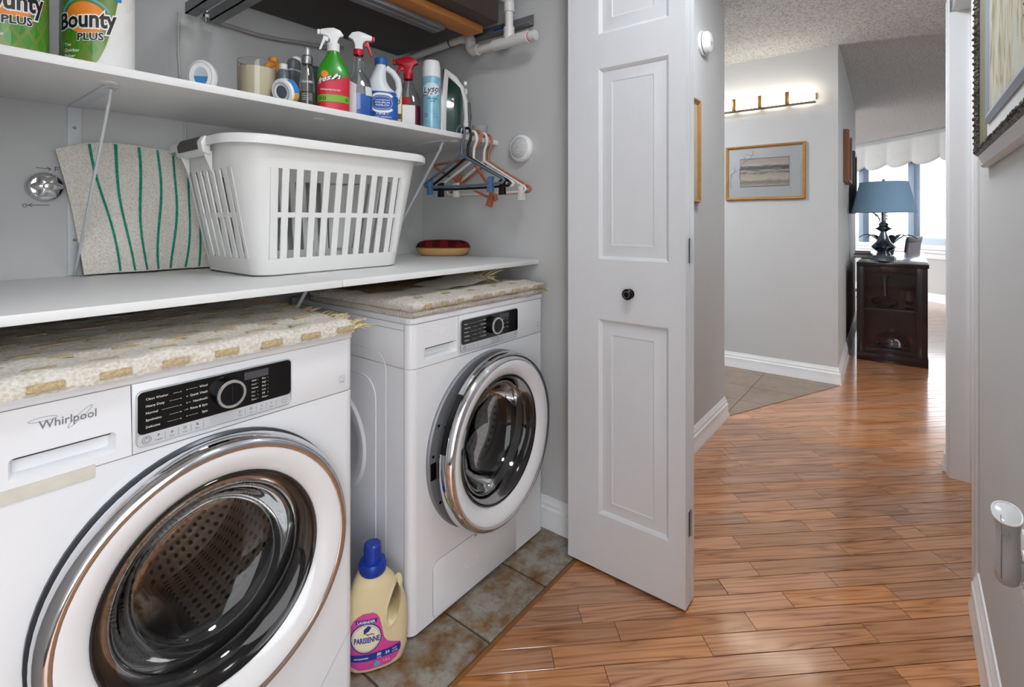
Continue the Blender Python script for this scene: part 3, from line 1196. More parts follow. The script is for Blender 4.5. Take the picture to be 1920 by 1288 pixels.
    # service flap at the bottom
    if wash:
        fl_ = [(0.30, 0.022)] + [(0.40, 0.022), (0.53, 0.06), (0.545, 0.075), (0.60, 0.15)]
        part('flap_line', ribbon([(0.36, 0.03), (0.50, 0.05), (0.60, 0.16)], 0.0011, -0.0006), SEAM, t, smooth=0)
    else:
        o_ = [(0.085, 0.018)] + [(0.080, 0.030), (0.080, 0.145)] + arc(0.100, 0.150, 0.02, PI, PI / 2, 6) + [(0.43, 0.171)] + arc(0.43, 0.151, 0.02, PI / 2, 0, 6) + [(0.450, 0.030), (0.445, 0.018)]
        part('flap', prism(o_, -0.0022, 0.0), WHITE_ENAMEL, t, smooth=30, bevel=0.0008)
        part('flap_line', ribbon(o_, 0.0018, -0.0006, True), PRINTG, t, smooth=0)
        part('flap_latch', MB().add(box(0.245, -0.003, 0.163, 0.275, -0.002, 0.1735)).add(box(0.247, -0.0032, 0.166, 0.273, -0.003, 0.172)), SEAM, t, smooth=0)
        part('flap_emblem', ribbon(rrect(0.205, 0.088, 0.255, 0.108, 0.009), 0.0015, -0.0026, True), M('embossed_white', '#f2f2f4', 0.3), t, smooth=0)
    # side panel embossing (left side)
    mb = MB()

    def side_line(pts, r):
        mb.add(tube([(-0.0002, y, z) for y, z in pts], r, 6))

    if not wash:
        side_line([(0.56, 0.75)] + [(0.17, 0.745)] + [(0.10 + 0.05 - 0.05 * math.sin(a) , 0.695 + 0.05 * math.cos(a)) for a in [PI / 2 * k / 6 for k in range(1, 7)]] + [(0.10, 0.05)], 0.0010)
        side_line([(0.56, 0.675)] + [(0.22, 0.668)] + [(0.145 + 0.06 - 0.06 * math.sin(a), 0.608 + 0.06 * math.cos(a)) for a in [PI / 2 * k / 6 for k in range(1, 7)]] + [(0.145, 0.05)], 0.0022)
        part('side_emboss', mb, WHITE_ENAMEL, t)
        part('side_seam', MB().add(box(-0.0004, 0.0235, 0.02, 0.001, 0.0245, 0.83)).add(box(-0.0004, 0.025, 0.815, 0.001, 0.56, 0.8162)), SEAM, t, smooth=0)
        part('side_dish', mapv(lathe([(0.158, 0.0), (0.150, 0.006), (0.125, 0.006), (0.118, 0.002), (0.0, 0.002)], 48), lambda x, y, z: (-z, x + 0.345, y + 0.45)), WHITE_ENAMEL, t)
    # ---- porthole: base ring, rubber, drum
    part('door_flange', mapv(rot_y(lathe([(R, -0.001), (R, 0.006), (R - 0.004, 0.010), (R - 0.045, 0.010), (R - 0.052, 0.0), (R - 0.056, -0.05)], 72)), lambda x, y, z: (x + cx, y, z + cz)), M('grey_flange', '#4c4e52', 0.3, 0.6) if wash else M('pale_flange', '#85868a', 0.4, 0.3), t)
    dr = part('drum', mapv(rot_y(lathe([(0.205, -0.055), (0.23, -0.075), (0.235, -0.16), (0.235, -0.26), (0.235, -0.36), (0.22, -0.40), (0.12, -0.415), (0.001, -0.415)], 64)), lambda x, y, z: (x + cx, y, z + cz)), DRUM, t)
    uv_cyl(dr, 8, 64)
    for k in range(3):
        a = 2 * PI * k / 3 + 0.5
        mb = MB()
        rr = []
        for yy, hgt in ((0.09, 0.0), (0.11, 0.045), (0.24, 0.055), (0.37, 0.045), (0.395, 0.0)):
            r0 = 0.233
            row_ = []
            for da, hh in ((-0.22, 0), (-0.12, 0.6), (-0.04, 1), (0.04, 1), (0.12, 0.6), (0.22, 0)):
                q = r0 - hgt * hh
                row_.append((cx + q * math.cos(a + da), yy, cz + q * math.sin(a + da)))
            rr.append(row_)
        v = [p for q in rr for p in q]
        f = [(i * 6 + j, i * 6 + j + 1, (i + 1) * 6 + j + 1, (i + 1) * 6 + j) for i in range(4) for j in range(5)]
        part('drum_paddle', (v, f), M('paddle_steel', '#9b948c', 0.2, 1.0), t, smooth=60)
    part('gasket', mapv(rot_y(lathe([(R - 0.050, -0.055), (0.190, -0.052), (0.172, -0.060), (0.152, -0.072), (0.146, -0.085), (0.152, -0.098), (0.18, -0.105), (0.205, -0.085)], 64)), lambda x, y, z: (x + cx, y, z + cz)), RUBBER, t)
    # ---- door: white ring mesh with rim, glass and latch as sub-parts
    hx = cx + R - 0.02
    if wash:
        hinge, ang = (cx, 0.0, cz), 0.0
        off = 0.0
    else:
        hinge, ang = (hx, -0.010, cz), 0.055
        off = cx - hx
    mvd = lambda x, y, z: (x + off, y, z)
    d = part('door', mapv(rot_y(lathe([(0.252, 0.012), (0.252, 0.034), (0.238, 0.046), (0.234, 0.047), (0.218, 0.0435), (0.202, 0.037), (0.194, 0.031), (0.190, 0.027)], 80)), mvd), RINGW, t, smooth=50, loc=hinge, rot=(0, 0, ang))
    part('rim', mapv(rot_y(lathe([(0.246, 0.004), (0.256, 0.006), (0.259, 0.014), (0.259, 0.026), (0.256, 0.036), (0.251, 0.045), (0.245, 0.0495), (0.240, 0.0497), (0.236, 0.0475)], 80)), mvd), CHROME, d, smooth=60)
    part('inner_ring', mapv(rot_y(lathe([(0.1905, 0.0285), (0.188, 0.031), (0.183, 0.029), (0.174, 0.016), (0.169, 0.004), (0.168, -0.012)], 72)), mvd), BLACKGLOSS, d, smooth=60)
    part('glass', mapv(rot_y(lathe([(0.184, 0.0285), (0.168, 0.024), (0.152, 0.004), (0.144, -0.020), (0.132, -0.045), (0.110, -0.062), (0.060, -0.072), (0.001, -0.074)], 64)), mvd), GLASSBOWL, d, smooth=70)
    if not wash:
        hd = part('handle_recess', mapv(rot_y(lathe([(0.2605, 0.012), (0.2600, 0.030)], 72)), mvd), BLACK, d)
        bm = bmesh.new()
        bm.from_mesh(hd.data)
        bmesh.ops.delete(bm, geom=[q for q in bm.faces if not (2.35 < math.atan2(q.calc_center_median().z, q.calc_center_median().x - off) < 2.95)], context='FACES')
        bm.to_mesh(hd.data)
        bm.free()
        part('door_back', mapv(rot_y(lathe([(0.246, 0.004), (0.20, -0.006), (0.168, -0.012)], 64)), mvd), M('grey_plastic', '#6f7175', 0.4), d)
        mb = MB()
        for a in (2.72, 3.05, 3.62):
            mb.add(mapv(rot_y(lathe([(0.004, 0.0105), (0.004, 0.0115), (0.0, 0.0115)], 12)), lambda x, y, z: (x + cx + 0.244 * math.cos(a), y, z + cz + 0.244 * math.sin(a))))
        part('flange_screw', mb, BLACK, t)
        part('latch_slot', box(cx - 0.252, -0.0125, cz - 0.040, cx - 0.233, -0.0095, cz + 0.005), BLACK, t)
    return t


wm = machine('washer', 'white front-loading washer with chrome porthole nearest the camera', (0.090, 1.020, 0))
dm = machine('dryer', 'white front-loading dryer with its round door ajar', (0.868, 1.020, 0))
# strip of tape stuck along the drawer of the washer
part('tape', box(0.010, -0.0022, 0.698, 0.131, -0.0009, 0.7185), M('old_tape', '#cfcabd', 0.6, noise=(40, 0.08)), wm)

# ================================================================== SHELVES AND BRACKETS
us = tag(part('upper_shelf', box(-0.03, 1.258, 1.400, WX - 0.001, WY - 0.001, 1.418), SHELFW, bevel=0.0012), 'narrow white upper shelf carrying bottles and paper towels', 'shelf')
ls = thing('lower_shelf', 'deep white lower shelf above the washer and dryer', 'shelf', (0, 0, 0))
part('board', box(-0.03, 1.064, 0.947, 0.6975, WY - 0.001, 0.964), SHELFW, ls, bevel=0.0012)
part('board', box(0.6985, 1.064, 0.947, WX - 0.001, WY - 0.001, 0.964), SHELFW, ls, bevel=0.0012)
# plastic screw caps under the upper shelf
for x, y in ((0.312, 1.335), (0.80, 1.34), (1.335, 1.325)):
    part('screw_cap', lathe([(0.016, 0), (0.015, -0.003), (0.010, -0.004), (0, -0.004)], 24), SHELFW, us, loc=(x, y, 1.400))


def bracket(label, x, ztop, reach, drop, wid=0.028):
    t = thing('shelf_bracket', label, 'bracket', (x, WY, ztop), group='shelf brackets')
    part('wall_plate', box(-wid / 2, -0.0035, -drop, wid / 2, 0, 0), BRACKET, t, bevel=0.001)
    part('arm', box(-wid / 2, -reach, -0.0035, wid / 2, -0.0035, 0), BRACKET, t, bevel=0.001)
    part('strut', tube([(0, -reach + 0.015, -0.005), (0, -reach * 0.92, -0.03), (0, -0.012, -drop + 0.012), (0, -0.004, -drop + 0.004)], 0.0055, 8, flat=0.6), BRACKET, t)
    for dz in (-0.055, -drop + 0.09):
        part('screw', mapv(lathe([(0.004, 0.0035), (0.003, 0.0055), (0, 0.0055)], 12), lambda a, b_, c: (a, -c, b_ + dz)), STEEL, t)
    return t


bracket('white steel bracket under the upper shelf in front of the striped towel', 0.324, 1.400, 0.335, 0.434)
bracket('white steel bracket under the upper shelf beside the hangers', 1.300, 1.400, 0.36, 0.434)
bracket('white steel bracket under the lower shelf between the two machines', 0.756, 0.947, 0.40, 0.42)

# ================================================================== THINGS ON THE UPPER SHELF (top at z = 1.418)
UZ = 1.4185
PAPER = M('quilted_paper', '#e4e2de', 0.9, noise=(30, 0.03), bump=(70, 0.5, 0.006))
GREEN1 = M('wrapper_green', '#67832a', 0.28, coat=0.4, noise=(14, 0.10))
GREEN2 = M('wrapper_bright_green', '#3a8218', 0.28, coat=0.4)
BLUEW = M('wrapper_blue', '#2f7fc0', 0.28, coat=0.4)
ORANGE = M('print_orange', '#e8862a', 0.4)
INK = M('print_black', '#161416', 0.4)
WHITEP = M('print_white', '#eeeeec', 0.45)


def paper_roll(label, loc, rz, lab_to, lh):
    t = thing('paper_towel_roll', label, 'paper towel', loc, rz, group='wrapped paper towel rolls')
    R_, Hh = 0.063, 0.285
    s_ = Surf([(0, R_ - 0.0003, R_ - 0.0003, 2), (0.001, R_, R_, 2), (Hh - 0.004, R_, R_, 2), (Hh, R_ - 0.003, R_ - 0.003, 2)])
    part('roll', s_.geo(40), PAPER, t)
    part('core', lathe([(0.02, Hh - 0.01), (0.02, Hh + 0.0005), (0.0215, Hh + 0.0005)], 24), M('cardboard_core', '#a98d68', 0.9), t)
    # printed wrapper: green up to a curved edge on the right
    xr = lab_to

    def edge(u):
        x = -0.10 + u * (xr + 0.10)
        k = max(0.0, (x - (xr - 0.062)) / 0.062)
        return (0.001 + 0.20 * k ** 2.2, Hh - 0.003)
    wl = part('wrapper', s_.patch(-0.10, xr, 0, 0, 40, 14, 0.0007, edge), GREEN1, t)
    # pattern of darker diamonds
    mb = MB()
    for i in range(-4, 5):
        for j in range(6):
            x, z = i * 0.024 + (0.012 if j % 2 else 0), 0.020 + j * 0.022
            if x + 0.012 < xr - 0.02 and z - 0.016 > edge(min(1, (x + 0.011 + 0.10) / (xr + 0.10)))[0] and not (abs(x) < 0.03 and z > 0.07):
                mb.add(s_.wrap(flat([(x, z - 0.015), (x + 0.009, z), (x, z + 0.015), (x - 0.009, z)]), 0.0010))
    part('diamond_print', mb, GREEN2, wl, smooth=0)
    bl = s_.patch(-0.10, xr - 0.001, 0, 0, 30, 4, 0.0011, lambda u: (0.150 + 0.03 * (1 - u) ** 2 if u > 0.45 else 0.172, Hh - 0.004))
    part('blue_band', bl, BLUEW, wl)
    # emblem: orange sun, ring, name
    zc = 0.098 if lh else 0.088
    part('sun_print', s_.wrap(discg(0.0, zc + 0.004, 0.036, 0.033), 0.0016), ORANGE, wl, smooth=0)
    ar = arc(0.0, zc + 0.004, 0.044, 0.5, 3.6, 20, 0.040)
    part('ring_print', s_.wrap(ribbon(ar, 0.0045), 0.0015), M('print_teal', '#5ea6b4', 0.4), wl, smooth=0)

    def lettered(txt, h, x, z, slope, name, sx=1.0):
        for bold, off, mt, nm in ((0.085, 0.0022, WHITEP, name + '_outline'), (0.03, 0.0028, INK, name)):
            g = text(txt, h, bold, 0, 0, 0, sx=sx)
            g = mapv(g, lambda a, y, b_: (a + x, y, b_ * (1 + a * 2.0) + z + a * slope))
            part(nm, s_.wrap(g, off), mt, wl, smooth=0)
    lettered('Bounty', 0.034, 0.0, zc, 0.16, 'name_print', 0.70)
    lettered('PLUS', 0.0145, 0.008, zc - 0.034, 0.16, 'grade_print', 0.95)
    mb = MB()
    for i, ln_ in enumerate(('The', 'Quicker', 'Picker', 'Upper')):
        mb.add(s_.wrap(text(ln_, 0.0065, 0.012, -0.040, zc - 0.052 - i * 0.0115, 0, 'LEFT'), 0.0016))
    part('slogan_print', mb, WHITEP, wl, smooth=0)
    return t


paper_roll('green wrapped paper towel roll cut off by the left picture edge', (0.155, 1.345, UZ), faces_cam(0.155, 1.345) + 0.15, 0.185, False)
paper_roll('paper towel roll in green wrapper with its bare white side showing', (0.304, 1.375, UZ), faces_cam(0.304, 1.375) - 0.34, 0.062, True)

# ---- oval air freshener with a blue window
t = thing('air_freshener', 'white oval air freshener standing alone with blue gel window', 'air freshener', (0.508, 1.375, UZ), faces_cam(0.508, 1.375) - 0.35)
WPLAST = M('white_plastic', '#e9e9e9', 0.3, noise=(10, 0.01))
el = lambda rx, rz, y, n=40: [(rx * math.cos(2 * PI * k / n), y, 0.042 + rz * math.sin(2 * PI * k / n)) for k in range(n)]
part('shell', loft([el(0.026, 0.036, 0.012), el(0.033, 0.042, 0.008), el(0.035, 0.042, 0.0), el(0.033, 0.042, -0.008), el(0.026, 0.036, -0.013), el(0.0245, 0.032, -0.0135), el(0.0165, 0.023, -0.013), el(0.0155, 0.022, -0.009)]), WPLAST, t, smooth=50)
part('groove', loft([el(0.0255, 0.034, -0.0136), el(0.0265, 0.035, -0.0134)], False, False), PRINTG, t)
part('window', flat([(0.0155 * math.cos(2 * PI * k / 32), 0.042 + 0.022 * math.sin(2 * PI * k / 32)) for k in range(32)], -0.0095), M('grey_window', '#b9c2c8', 0.2), t, smooth=0)
part('gel', flat([(0.0152 * math.cos(a), 0.042 + 0.0215 * math.sin(a)) for a in [PI + PI * k / 20 - 0.05 + 0.1 * k / 20 for k in range(21)]], -0.0102), M('blue_gel', '#3f86c0', 0.15), t, smooth=0)

# ---- candle jar
t = thing('jar_candle', 'cream candle in a clear glass jar', 'candle', (0.655, 1.405, UZ), 0)
part('wax', lathe([(0.0, 0.004), (0.044, 0.004), (0.0445, 0.102), (0.040, 0.100), (0.0, 0.099)], 36), M('cream_wax', '#e3d8bd', 0.5, sub=0.2, noise=(10, 0.03)), t)
part('jar', lathe([(0.0, 0.0), (0.046, 0.0), (0.049, 0.006), (0.049, 0.122), (0.0475, 0.123), (0.0465, 0.121)], 40), clear('jar_glass', '#f4f3ee', 0.05), t)
part('wick', tube([(0, 0, 0.098), (0.001, 0, 0.112)], 0.0012, 6), BLACK, t)

# ---- orange bottle behind the candle
t = thing('squeeze_bottle', 'orange plastic bottle half hidden behind the candle', 'bottle', (0.742, 1.49, UZ), 0.3)
part('body', Surf([(0, 0.030, 0.022, 2.6), (0.01, 0.033, 0.024, 2.6), (0.11, 0.033, 0.024, 2.6), (0.15, 0.026, 0.020, 2.4), (0.160, 0.014, 0.013, 2)]).geo(28), M('orange_plastic', '#d98a1f', 0.35, noise=(8, 0.04)), t, smooth=60)
part('cap', lathe([(0.0135, 0.158), (0.0135, 0.172), (0.009, 0.175), (0, 0.175)], 20), MATS['orange_plastic'], t)

# ---- small round dispenser lying on its side with coloured label
t = thing('round_dispenser', 'tilted white and grey round dispenser with blue and yellow label', 'dispenser', (0.700, 1.325, UZ), 0.35, rot=(math.radians(18), 0, faces_cam(0.70, 1.325) - 0.75))
gm = M('pale_grey_plastic', '#c9cac8', 0.35)
part('housing', mapv(rot_y(lathe([(0, -0.012), (0.034, -0.012), (0.037, -0.006), (0.037, 0.006), (0.033, 0.011), (0.024, 0.012), (0.021, 0.009), (0.0, 0.008)], 36)), lambda x, y, z: (x, y, z * 0.95 + 0.037)), WPLAST, t, smooth=40)
part('dark_lens', disc(0, 0.037, 0.017, -0.0115, 28), M('lens_slate', '#4f5964', 0.15), t, smooth=0)
part('ring', annulus(0, 0.037, 0.0235, 0.0255, -0.0124), M('ring_grey', '#8d9296', 0.3), t, smooth=0)
for nm, a0, a1, cl in (('blue_label', -0.2, 1.0, '#3c86c4'), ('yellow_label', -1.25, -0.25, '#d9a53f')):
    v, f = [], []
    for k in range(11):
        a = a0 + (a1 - a0) * k / 10
        for y in (-0.0065, 0.012):
            v.append((0.0376 * math.cos(a), y, 0.037 + 0.0358 * math.sin(a)))
    f = [(2 * k, 2 * k + 1, 2 * k + 3, 2 * k + 2) for k in range(10)]
    part(nm, (v, f), M(nm + '_ink', cl, 0.35), t)

# ---- grey capped bottles behind
GREYP = M('charcoal_plastic', '#5d6065', 0.35, noise=(8, 0.04))
t = thing('shampoo_bottle', 'tall grey bottle with rounded top behind the round dispenser', 'bottle', (0.775, 1.43, UZ), 0.2)
part('body', Surf([(0, 0.020, 0.014, 3), (0.12, 0.020, 0.014, 3), (0.128, 0.0185, 0.013, 3)]).geo(24), GREYP, t)
part('cap', Surf([(0.128, 0.0195, 0.014, 3), (0.155, 0.0195, 0.014, 3), (0.163, 0.016, 0.011, 2.5), (0.166, 0.009, 0.006, 2)]).geo(24), GREYP, t, smooth=60)
part('band', Surf([(0.1275, 0.0205, 0.0147, 3), (0.1325, 0.0205, 0.0147, 3)]).geo(24), M('light_band', '#a7aaad', 0.3), t)
t = thing('small_grey_bottle', 'short grey bottle with white cap next to the taller grey bottle', 'bottle', (0.742, 1.43, UZ), 0)
part('body', lathe([(0, 0), (0.016, 0), (0.0165, 0.004), (0.0165, 0.118), (0.012, 0.126), (0, 0.126)], 24), M('blue_grey_plastic', '#6b727c', 0.35), t)
part('cap', lathe([(0.0115, 0.126), (0.0115, 0.142), (0, 0.142)], 20), WPLAST, t)
t = thing('white_capped_bottle', 'white topped bottle standing behind the clear spray bottle', 'bottle', (0.815, 1.49, UZ), 0)
part('body', lathe([(0, 0), (0.018, 0), (0.018, 0.15), (0.013, 0.158)], 24), M('pale_bottle', '#bdbab4', 0.35), t)
part('cap', lathe([(0.014, 0.156), (0.0135, 0.190), (0.011, 0.193), (0, 0.193)], 24), WPLAST, t)
t = thing('dark_tumbler', 'dark grey tapered pot behind the green spray bottle', 'pot', (0.862, 1.47, UZ), 0)
part('wall', lathe([(0, 0), (0.017, 0), (0.024, 0.165), (0.0225, 0.165), (0.0155, 0.004), (0, 0.004)], 28), M('dark_grey_pot', '#3b3b3e', 0.45, noise=(12, 0.05)), t)
part('rim', lathe([(0.0238, 0.160), (0.0252, 0.163), (0.0248, 0.1675), (0.0228, 0.167)], 28), MATS['dark_grey_pot'], t)

# ---- clear atomiser
t = thing('atomiser_bottle', 'slim clear spray bottle with silver collar and some liquid', 'spray bottle', (0.767, 1.345, UZ), faces_cam(0.767, 1.345))
sA = Surf([(0, 0.0205, 0.0205, 2), (0.002, 0.0225, 0.0225, 2), (0.085, 0.0215, 0.0215, 2), (0.125, 0.0135, 0.0135, 2), (0.134, 0.0115, 0.0115, 2)])
CLEARP = clear('clear_plastic', '#f7f8f8', 0.05)
part('bottle', sA.geo(28), CLEARP, t)
part('liquid', lathe([(0, 0.003), (0.0205, 0.003), (0.0202, 0.052), (0, 0.052)], 28), clear('pale_liquid', '#dedccb', 0.02), t)
part('dip_tube', tube([(0, 0, 0.135), (0.002, 0, 0.006)], 0.0016, 8), WPLAST, t)
part('collar', lathe([(0.0135, 0.131), (0.0145, 0.133), (0.0145, 0.153), (0.012, 0.156), (0, 0.156)], 28), STEEL, t)
part('pump', MB().add(lathe([(0.0075, 0.156), (0.0075, 0.176), (0.006, 0.179), (0, 0.179)], 20)).add(disc(0, 0.170, 0.0018, -0.0077, 10)), M('silver_plastic', '#c4c5c6', 0.25, 0.5), t)
mb = MB()
mb.add(sA.wrap(text('CLASSIC', 0.006, 0.02, 0, 0.078, 0)))
for i in range(4):
    mb.add(sA.wrap(text('gentle clean rinse', 0.0026, 0.006, 0, 0.044 - i * 0.0055, 0)))
part('print', mb, WHITEP, t, smooth=0)


# ---- trigger spray heads
def trigger_head(t, z, hm, tm, flip=1, tipm=None, s=1.0):
    """side profile in xz, nozzle towards +x*flip"""
    f_ = lambda pts: [(x * flip * s, z + y * s) for x, y in pts]
    part('head', prism(f_([(-0.012, 0.0), (0.012, 0.0), (0.012, 0.020), (0.020, 0.030), (0.040, 0.032), (0.041, 0.047), (0.018, 0.054), (0.0, 0.058), (-0.020, 0.052), (-0.032, 0.036), (-0.018, 0.030), (-0.012, 0.016)]), -0.0095 * s, 0.0095 * s), hm, t, bevel=0.003, seg=2)
    part('nozzle', prism(f_([(0.041, 0.031), (0.049, 0.032), (0.049, 0.046), (0.041, 0.047)]), -0.008 * s, 0.008 * s), tipm or tm, t, bevel=0.0015)
    part('trigger', prism(f_([(0.014, 0.026), (0.030, 0.030), (0.033, 0.018), (0.040, -0.004), (0.044, -0.016), (0.037, -0.016), (0.030, 0.002), (0.024, 0.014), (0.016, 0.012)]), -0.005 * s, 0.005 * s), tm, t, bevel=0.0018)


RED = M('red_plastic', '#c1182c', 0.3, noise=(8, 0.03))
# green and red cleaner
t = thing('spray_cleaner', 'green spray bottle with red label and white trigger head', 'spray bottle', (0.838, 1.325, UZ), faces_cam(0.838, 1.325) + 0.1)
sG = Surf([(0, 0.040, 0.026, 3), (0.004, 0.0435, 0.029, 3), (0.112, 0.0445, 0.029, 3), (0.132, 0.041, 0.027, 2.8), (0.148, 0.033, 0.023, 2.4), (0.163, 0.0245, 0.020, 2.2), (0.176, 0.0175, 0.0165, 2), (0.182, 0.0165, 0.0165, 2)])
GRN = M('green_plastic', '#2f8f1e', 0.3, coat=0.3, noise=(6, 0.04))
part('bottle', sG.geo(36), GRN, t, smooth=60)
lab = part('label_red', sG.patch(-0.062, 0.062, 0, 0, 24, 8, 0.0007, lambda u: (0.002, 0.096 + 0.022 * u - 0.008 * math.sin(u * PI))), M('label_red_ink', '#c92036', 0.3), t)
part('label_band', sG.patch(-0.060, 0.061, 0, 0, 24, 3, 0.0012, lambda u: (0.024 + 0.006 * math.sin(u * PI), 0.044 + 0.006 * math.sin(u * PI))), M('label_lime', '#6fae1f', 0.3), lab)
mb = MB()
for i, x in enumerate((-0.030, -0.018, 0.026)):
    mb.add(sG.wrap(annulus(x, 0.038, 0.003, 0.005, 0, 14), 0.0018))
part('label_icons', mb, INK, lab, smooth=0)
g = mapv(text('fresh', 0.017, 0.05, 0, 0, 0, shear=0.3), lambda a, y, b_: (a - 0.016, y, b_ + 0.094 + a * 0.45))
part('label_name_edge', sG.wrap(g, 0.0016), INK, lab, smooth=0)
g = mapv(text('fresh', 0.016, 0.02, 0, 0, 0, shear=0.3), lambda a, y, b_: (a - 0.016, y, b_ + 0.094 + a * 0.45))
part('label_name', sG.wrap(g, 0.0021), WHITEP, lab, smooth=0)
part('label_drop', sG.wrap(discg(-0.018, 0.108, 0.010), 0.0013), ORANGE, lab, smooth=0)
part('label_text', sG.wrap(text('multi-purpose', 0.0050, 0.01, -0.012, 0.064, 0), 0.0014), WHITEP, lab, smooth=0)
part('collar', lathe([(0.017, 0.181), (0.0175, 0.184), (0.0175, 0.204), (0.016, 0.206), (0, 0.206)], 28), WPLAST, t)
trigger_head(t, 0.198, WPLAST, WPLAST, -1, s=0.92)

# blue glass cleaner
t = thing('spray_cleaner', 'clear spray bottle of blue liquid with white and red trigger', 'spray bottle', (0.945, 1.355, UZ), faces_cam(0.945, 1.355) + 0.1)
secB = [(0, 0.038, 0.027, 3), (0.003, 0.0415, 0.030, 3), (0.085, 0.0425, 0.030, 3), (0.125, 0.036, 0.027, 2.6), (0.145, 0.022, 0.020, 2.2), (0.160, 0.0165, 0.0165, 2), (0.168, 0.0195, 0.0195, 2), (0.176, 0.0165, 0.0165, 2), (0.184, 0.019, 0.019, 2), (0.194, 0.0145, 0.0145, 2), (0.212, 0.0135, 0.0135, 2)]
sB = Surf(secB)
part('bottle', sB.geo(36), clear('clear_pet', '#f4f6f7', 0.05), t, smooth=60)
part('liquid', Surf([(0.003, 0.036, 0.025, 3), (0.006, 0.0395, 0.028, 3), (0.080, 0.0405, 0.028, 3), (0.0801, 0.040, 0.0275, 3)]).geo(32), M('blue_liquid', '#0f63c4', 0.2), t)
lb = part('back_label', sB.patch(-0.058, -0.004, 0, 0, 14, 8, 0.0008, lambda u: (0.012, 0.118 - 0.012 * (2 * u - 1) ** 2)), M('label_pink_white', '#dccfd2', 0.4), t)
mb = MB()
for i in range(9):
    mb.add(sB.wrap(text('directions for use', 0.0030, 0.005, -0.034, 0.106 - i * 0.0052, 0), 0.0014))
part('label_text', mb, PRINTG, lb, smooth=0)
mb = MB()
for i in range(12):
    mb.add(sB.wrap(flat([(-0.052 + i * 0.0024, 0.022), (-0.0507 + i * 0.0024, 0.022), (-0.0507 + i * 0.0024, 0.042), (-0.052 + i * 0.0024, 0.042)]), 0.0014))
part('barcode', mb, INK, lb, smooth=0)
part('front_label', sB.patch(0.010, 0.036, 0.075, 0.103, 6, 4, 0.0008), M('label_pale', '#d5d9dc', 0.4), t)
part('collar', lathe([(0.0145, 0.205), (0.0155, 0.207), (0.0155, 0.222), (0, 0.222)], 24), RED, t)
trigger_head(t, 0.221, WPLAST, RED, 1, RED)

# bleach jug with handle
t = thing('bleach_jug', 'white bleach jug with blue cap, handle and blue label', 'jug', (1.052, 1.375, UZ), faces_cam(1.052, 1.375) + 0.05)
sJ = Surf([(0, 0.045, 0.030, 3), (0.004, 0.049, 0.034, 3), (0.098, 0.0495, 0.034, 3), (0.112, 0.046, 0.033, 2.8, -0.003), (0.128, 0.036, 0.031, 2.6, -0.011), (0.150, 0.028, 0.028, 2.4, -0.015), (0.175, 0.022, 0.022, 2.2, -0.011), (0.192, 0.018, 0.018, 2, -0.006), (0.206, 0.0165, 0.0165, 2, -0.005)])
JUGW = M('jug_white', '#dfe2e8', 0.32, noise=(6, 0.015))
jv, jf = sJ.geo(40)
jo = part('jug', (jv, jf), JUGW, t, smooth=60)
part('handle', tube([(0.012, -0.0, 0.196), (0.034, 0, 0.182), (0.050, 0, 0.158), (0.0545, 0, 0.130), (0.050, 0, 0.106), (0.036, 0, 0.090)], [0.010, 0.0105, 0.0105, 0.0105, 0.012, 0.012], 12), JUGW, t, smooth=80)
part('cap', MB().add(lathe([(0.0195, 0.203), (0.0205, 0.206), (0.0205, 0.222), (0.018, 0.226), (0, 0.226)], 28)), M('blue_cap', '#2361ac', 0.3, noise=(8, 0.03)), t, loc=(-0.005, 0, 0))
lb = part('label', sJ.patch(-0.056, 0.056, 0.018, 0.110, 24, 6, 0.0008), M('label_blue_ink', '#2157a8', 0.3), t)
mb = MB()
mb.add(sJ.wrap(ribbon(arc(-0.002, 0.072, 0.029, 0.75, 2 * PI - 0.75, 26), 0.0075), 0.0015))
mb.add(sJ.wrap(annulus(-0.002, 0.072, 0.0205, 0.0215, 0, 26), 0.0015))
for i, s_ in enumerate(('concentrated', 'REGULAR', 'BLEACH')):
    mb.add(sJ.wrap(text(s_, 0.0046 if i else 0.0036, 0.015, -0.002, 0.081 - i * 0.0085, 0), 0.0015))
mb.add(sJ.wrap(text('3 IN 1', 0.0055, 0.02, -0.002, 0.036, 0), 0.0015)).add(sJ.wrap(text('cleans  whitens', 0.0045, 0.01, -0.002, 0.026, 0), 0.0015))
part('label_print', mb, WHITEP, lb, smooth=0)

# small white box and tin in front of the red sprayer
t = thing('white_box', 'small white carton between the bleach jug and aerosol can', 'carton', (1.128, 1.335, UZ), faces_cam(1.128, 1.335) + 0.1)
part('carton', box(-0.022, -0.014, 0, 0.022, 0.014, 0.078), M('carton_white', '#e3e1dc', 0.55, noise=(12, 0.02)), t, bevel=0.003)
t = thing('spice_tin', 'narrow yellow and black labelled tin beside the bleach jug', 'tin', (1.103, 1.36, UZ), faces_cam(1.103, 1.36))
part('tin', box(-0.014, -0.008, 0, 0.014, 0.010, 0.112), M('tin_gold', '#b59b57', 0.35, 0.3, noise=(10, 0.1)), t, bevel=0.001)
part('label', flat([(-0.012, 0.03), (0.012, 0.03), (0.012, 0.108), (-0.012, 0.108)], -0.0084), M('cream_ink', '#e6d9b0', 0.5), t, smooth=0)
part('label_mark', MB().add(annulus(0, 0.088, 0.006, 0.009, -0.0087)).add(flat([(-0.012, 0.03), (0.012, 0.03), (0.012, 0.048), (-0.012, 0.048)], -0.0087)), M('umber_ink', '#4a3a22', 0.5), t, smooth=0)

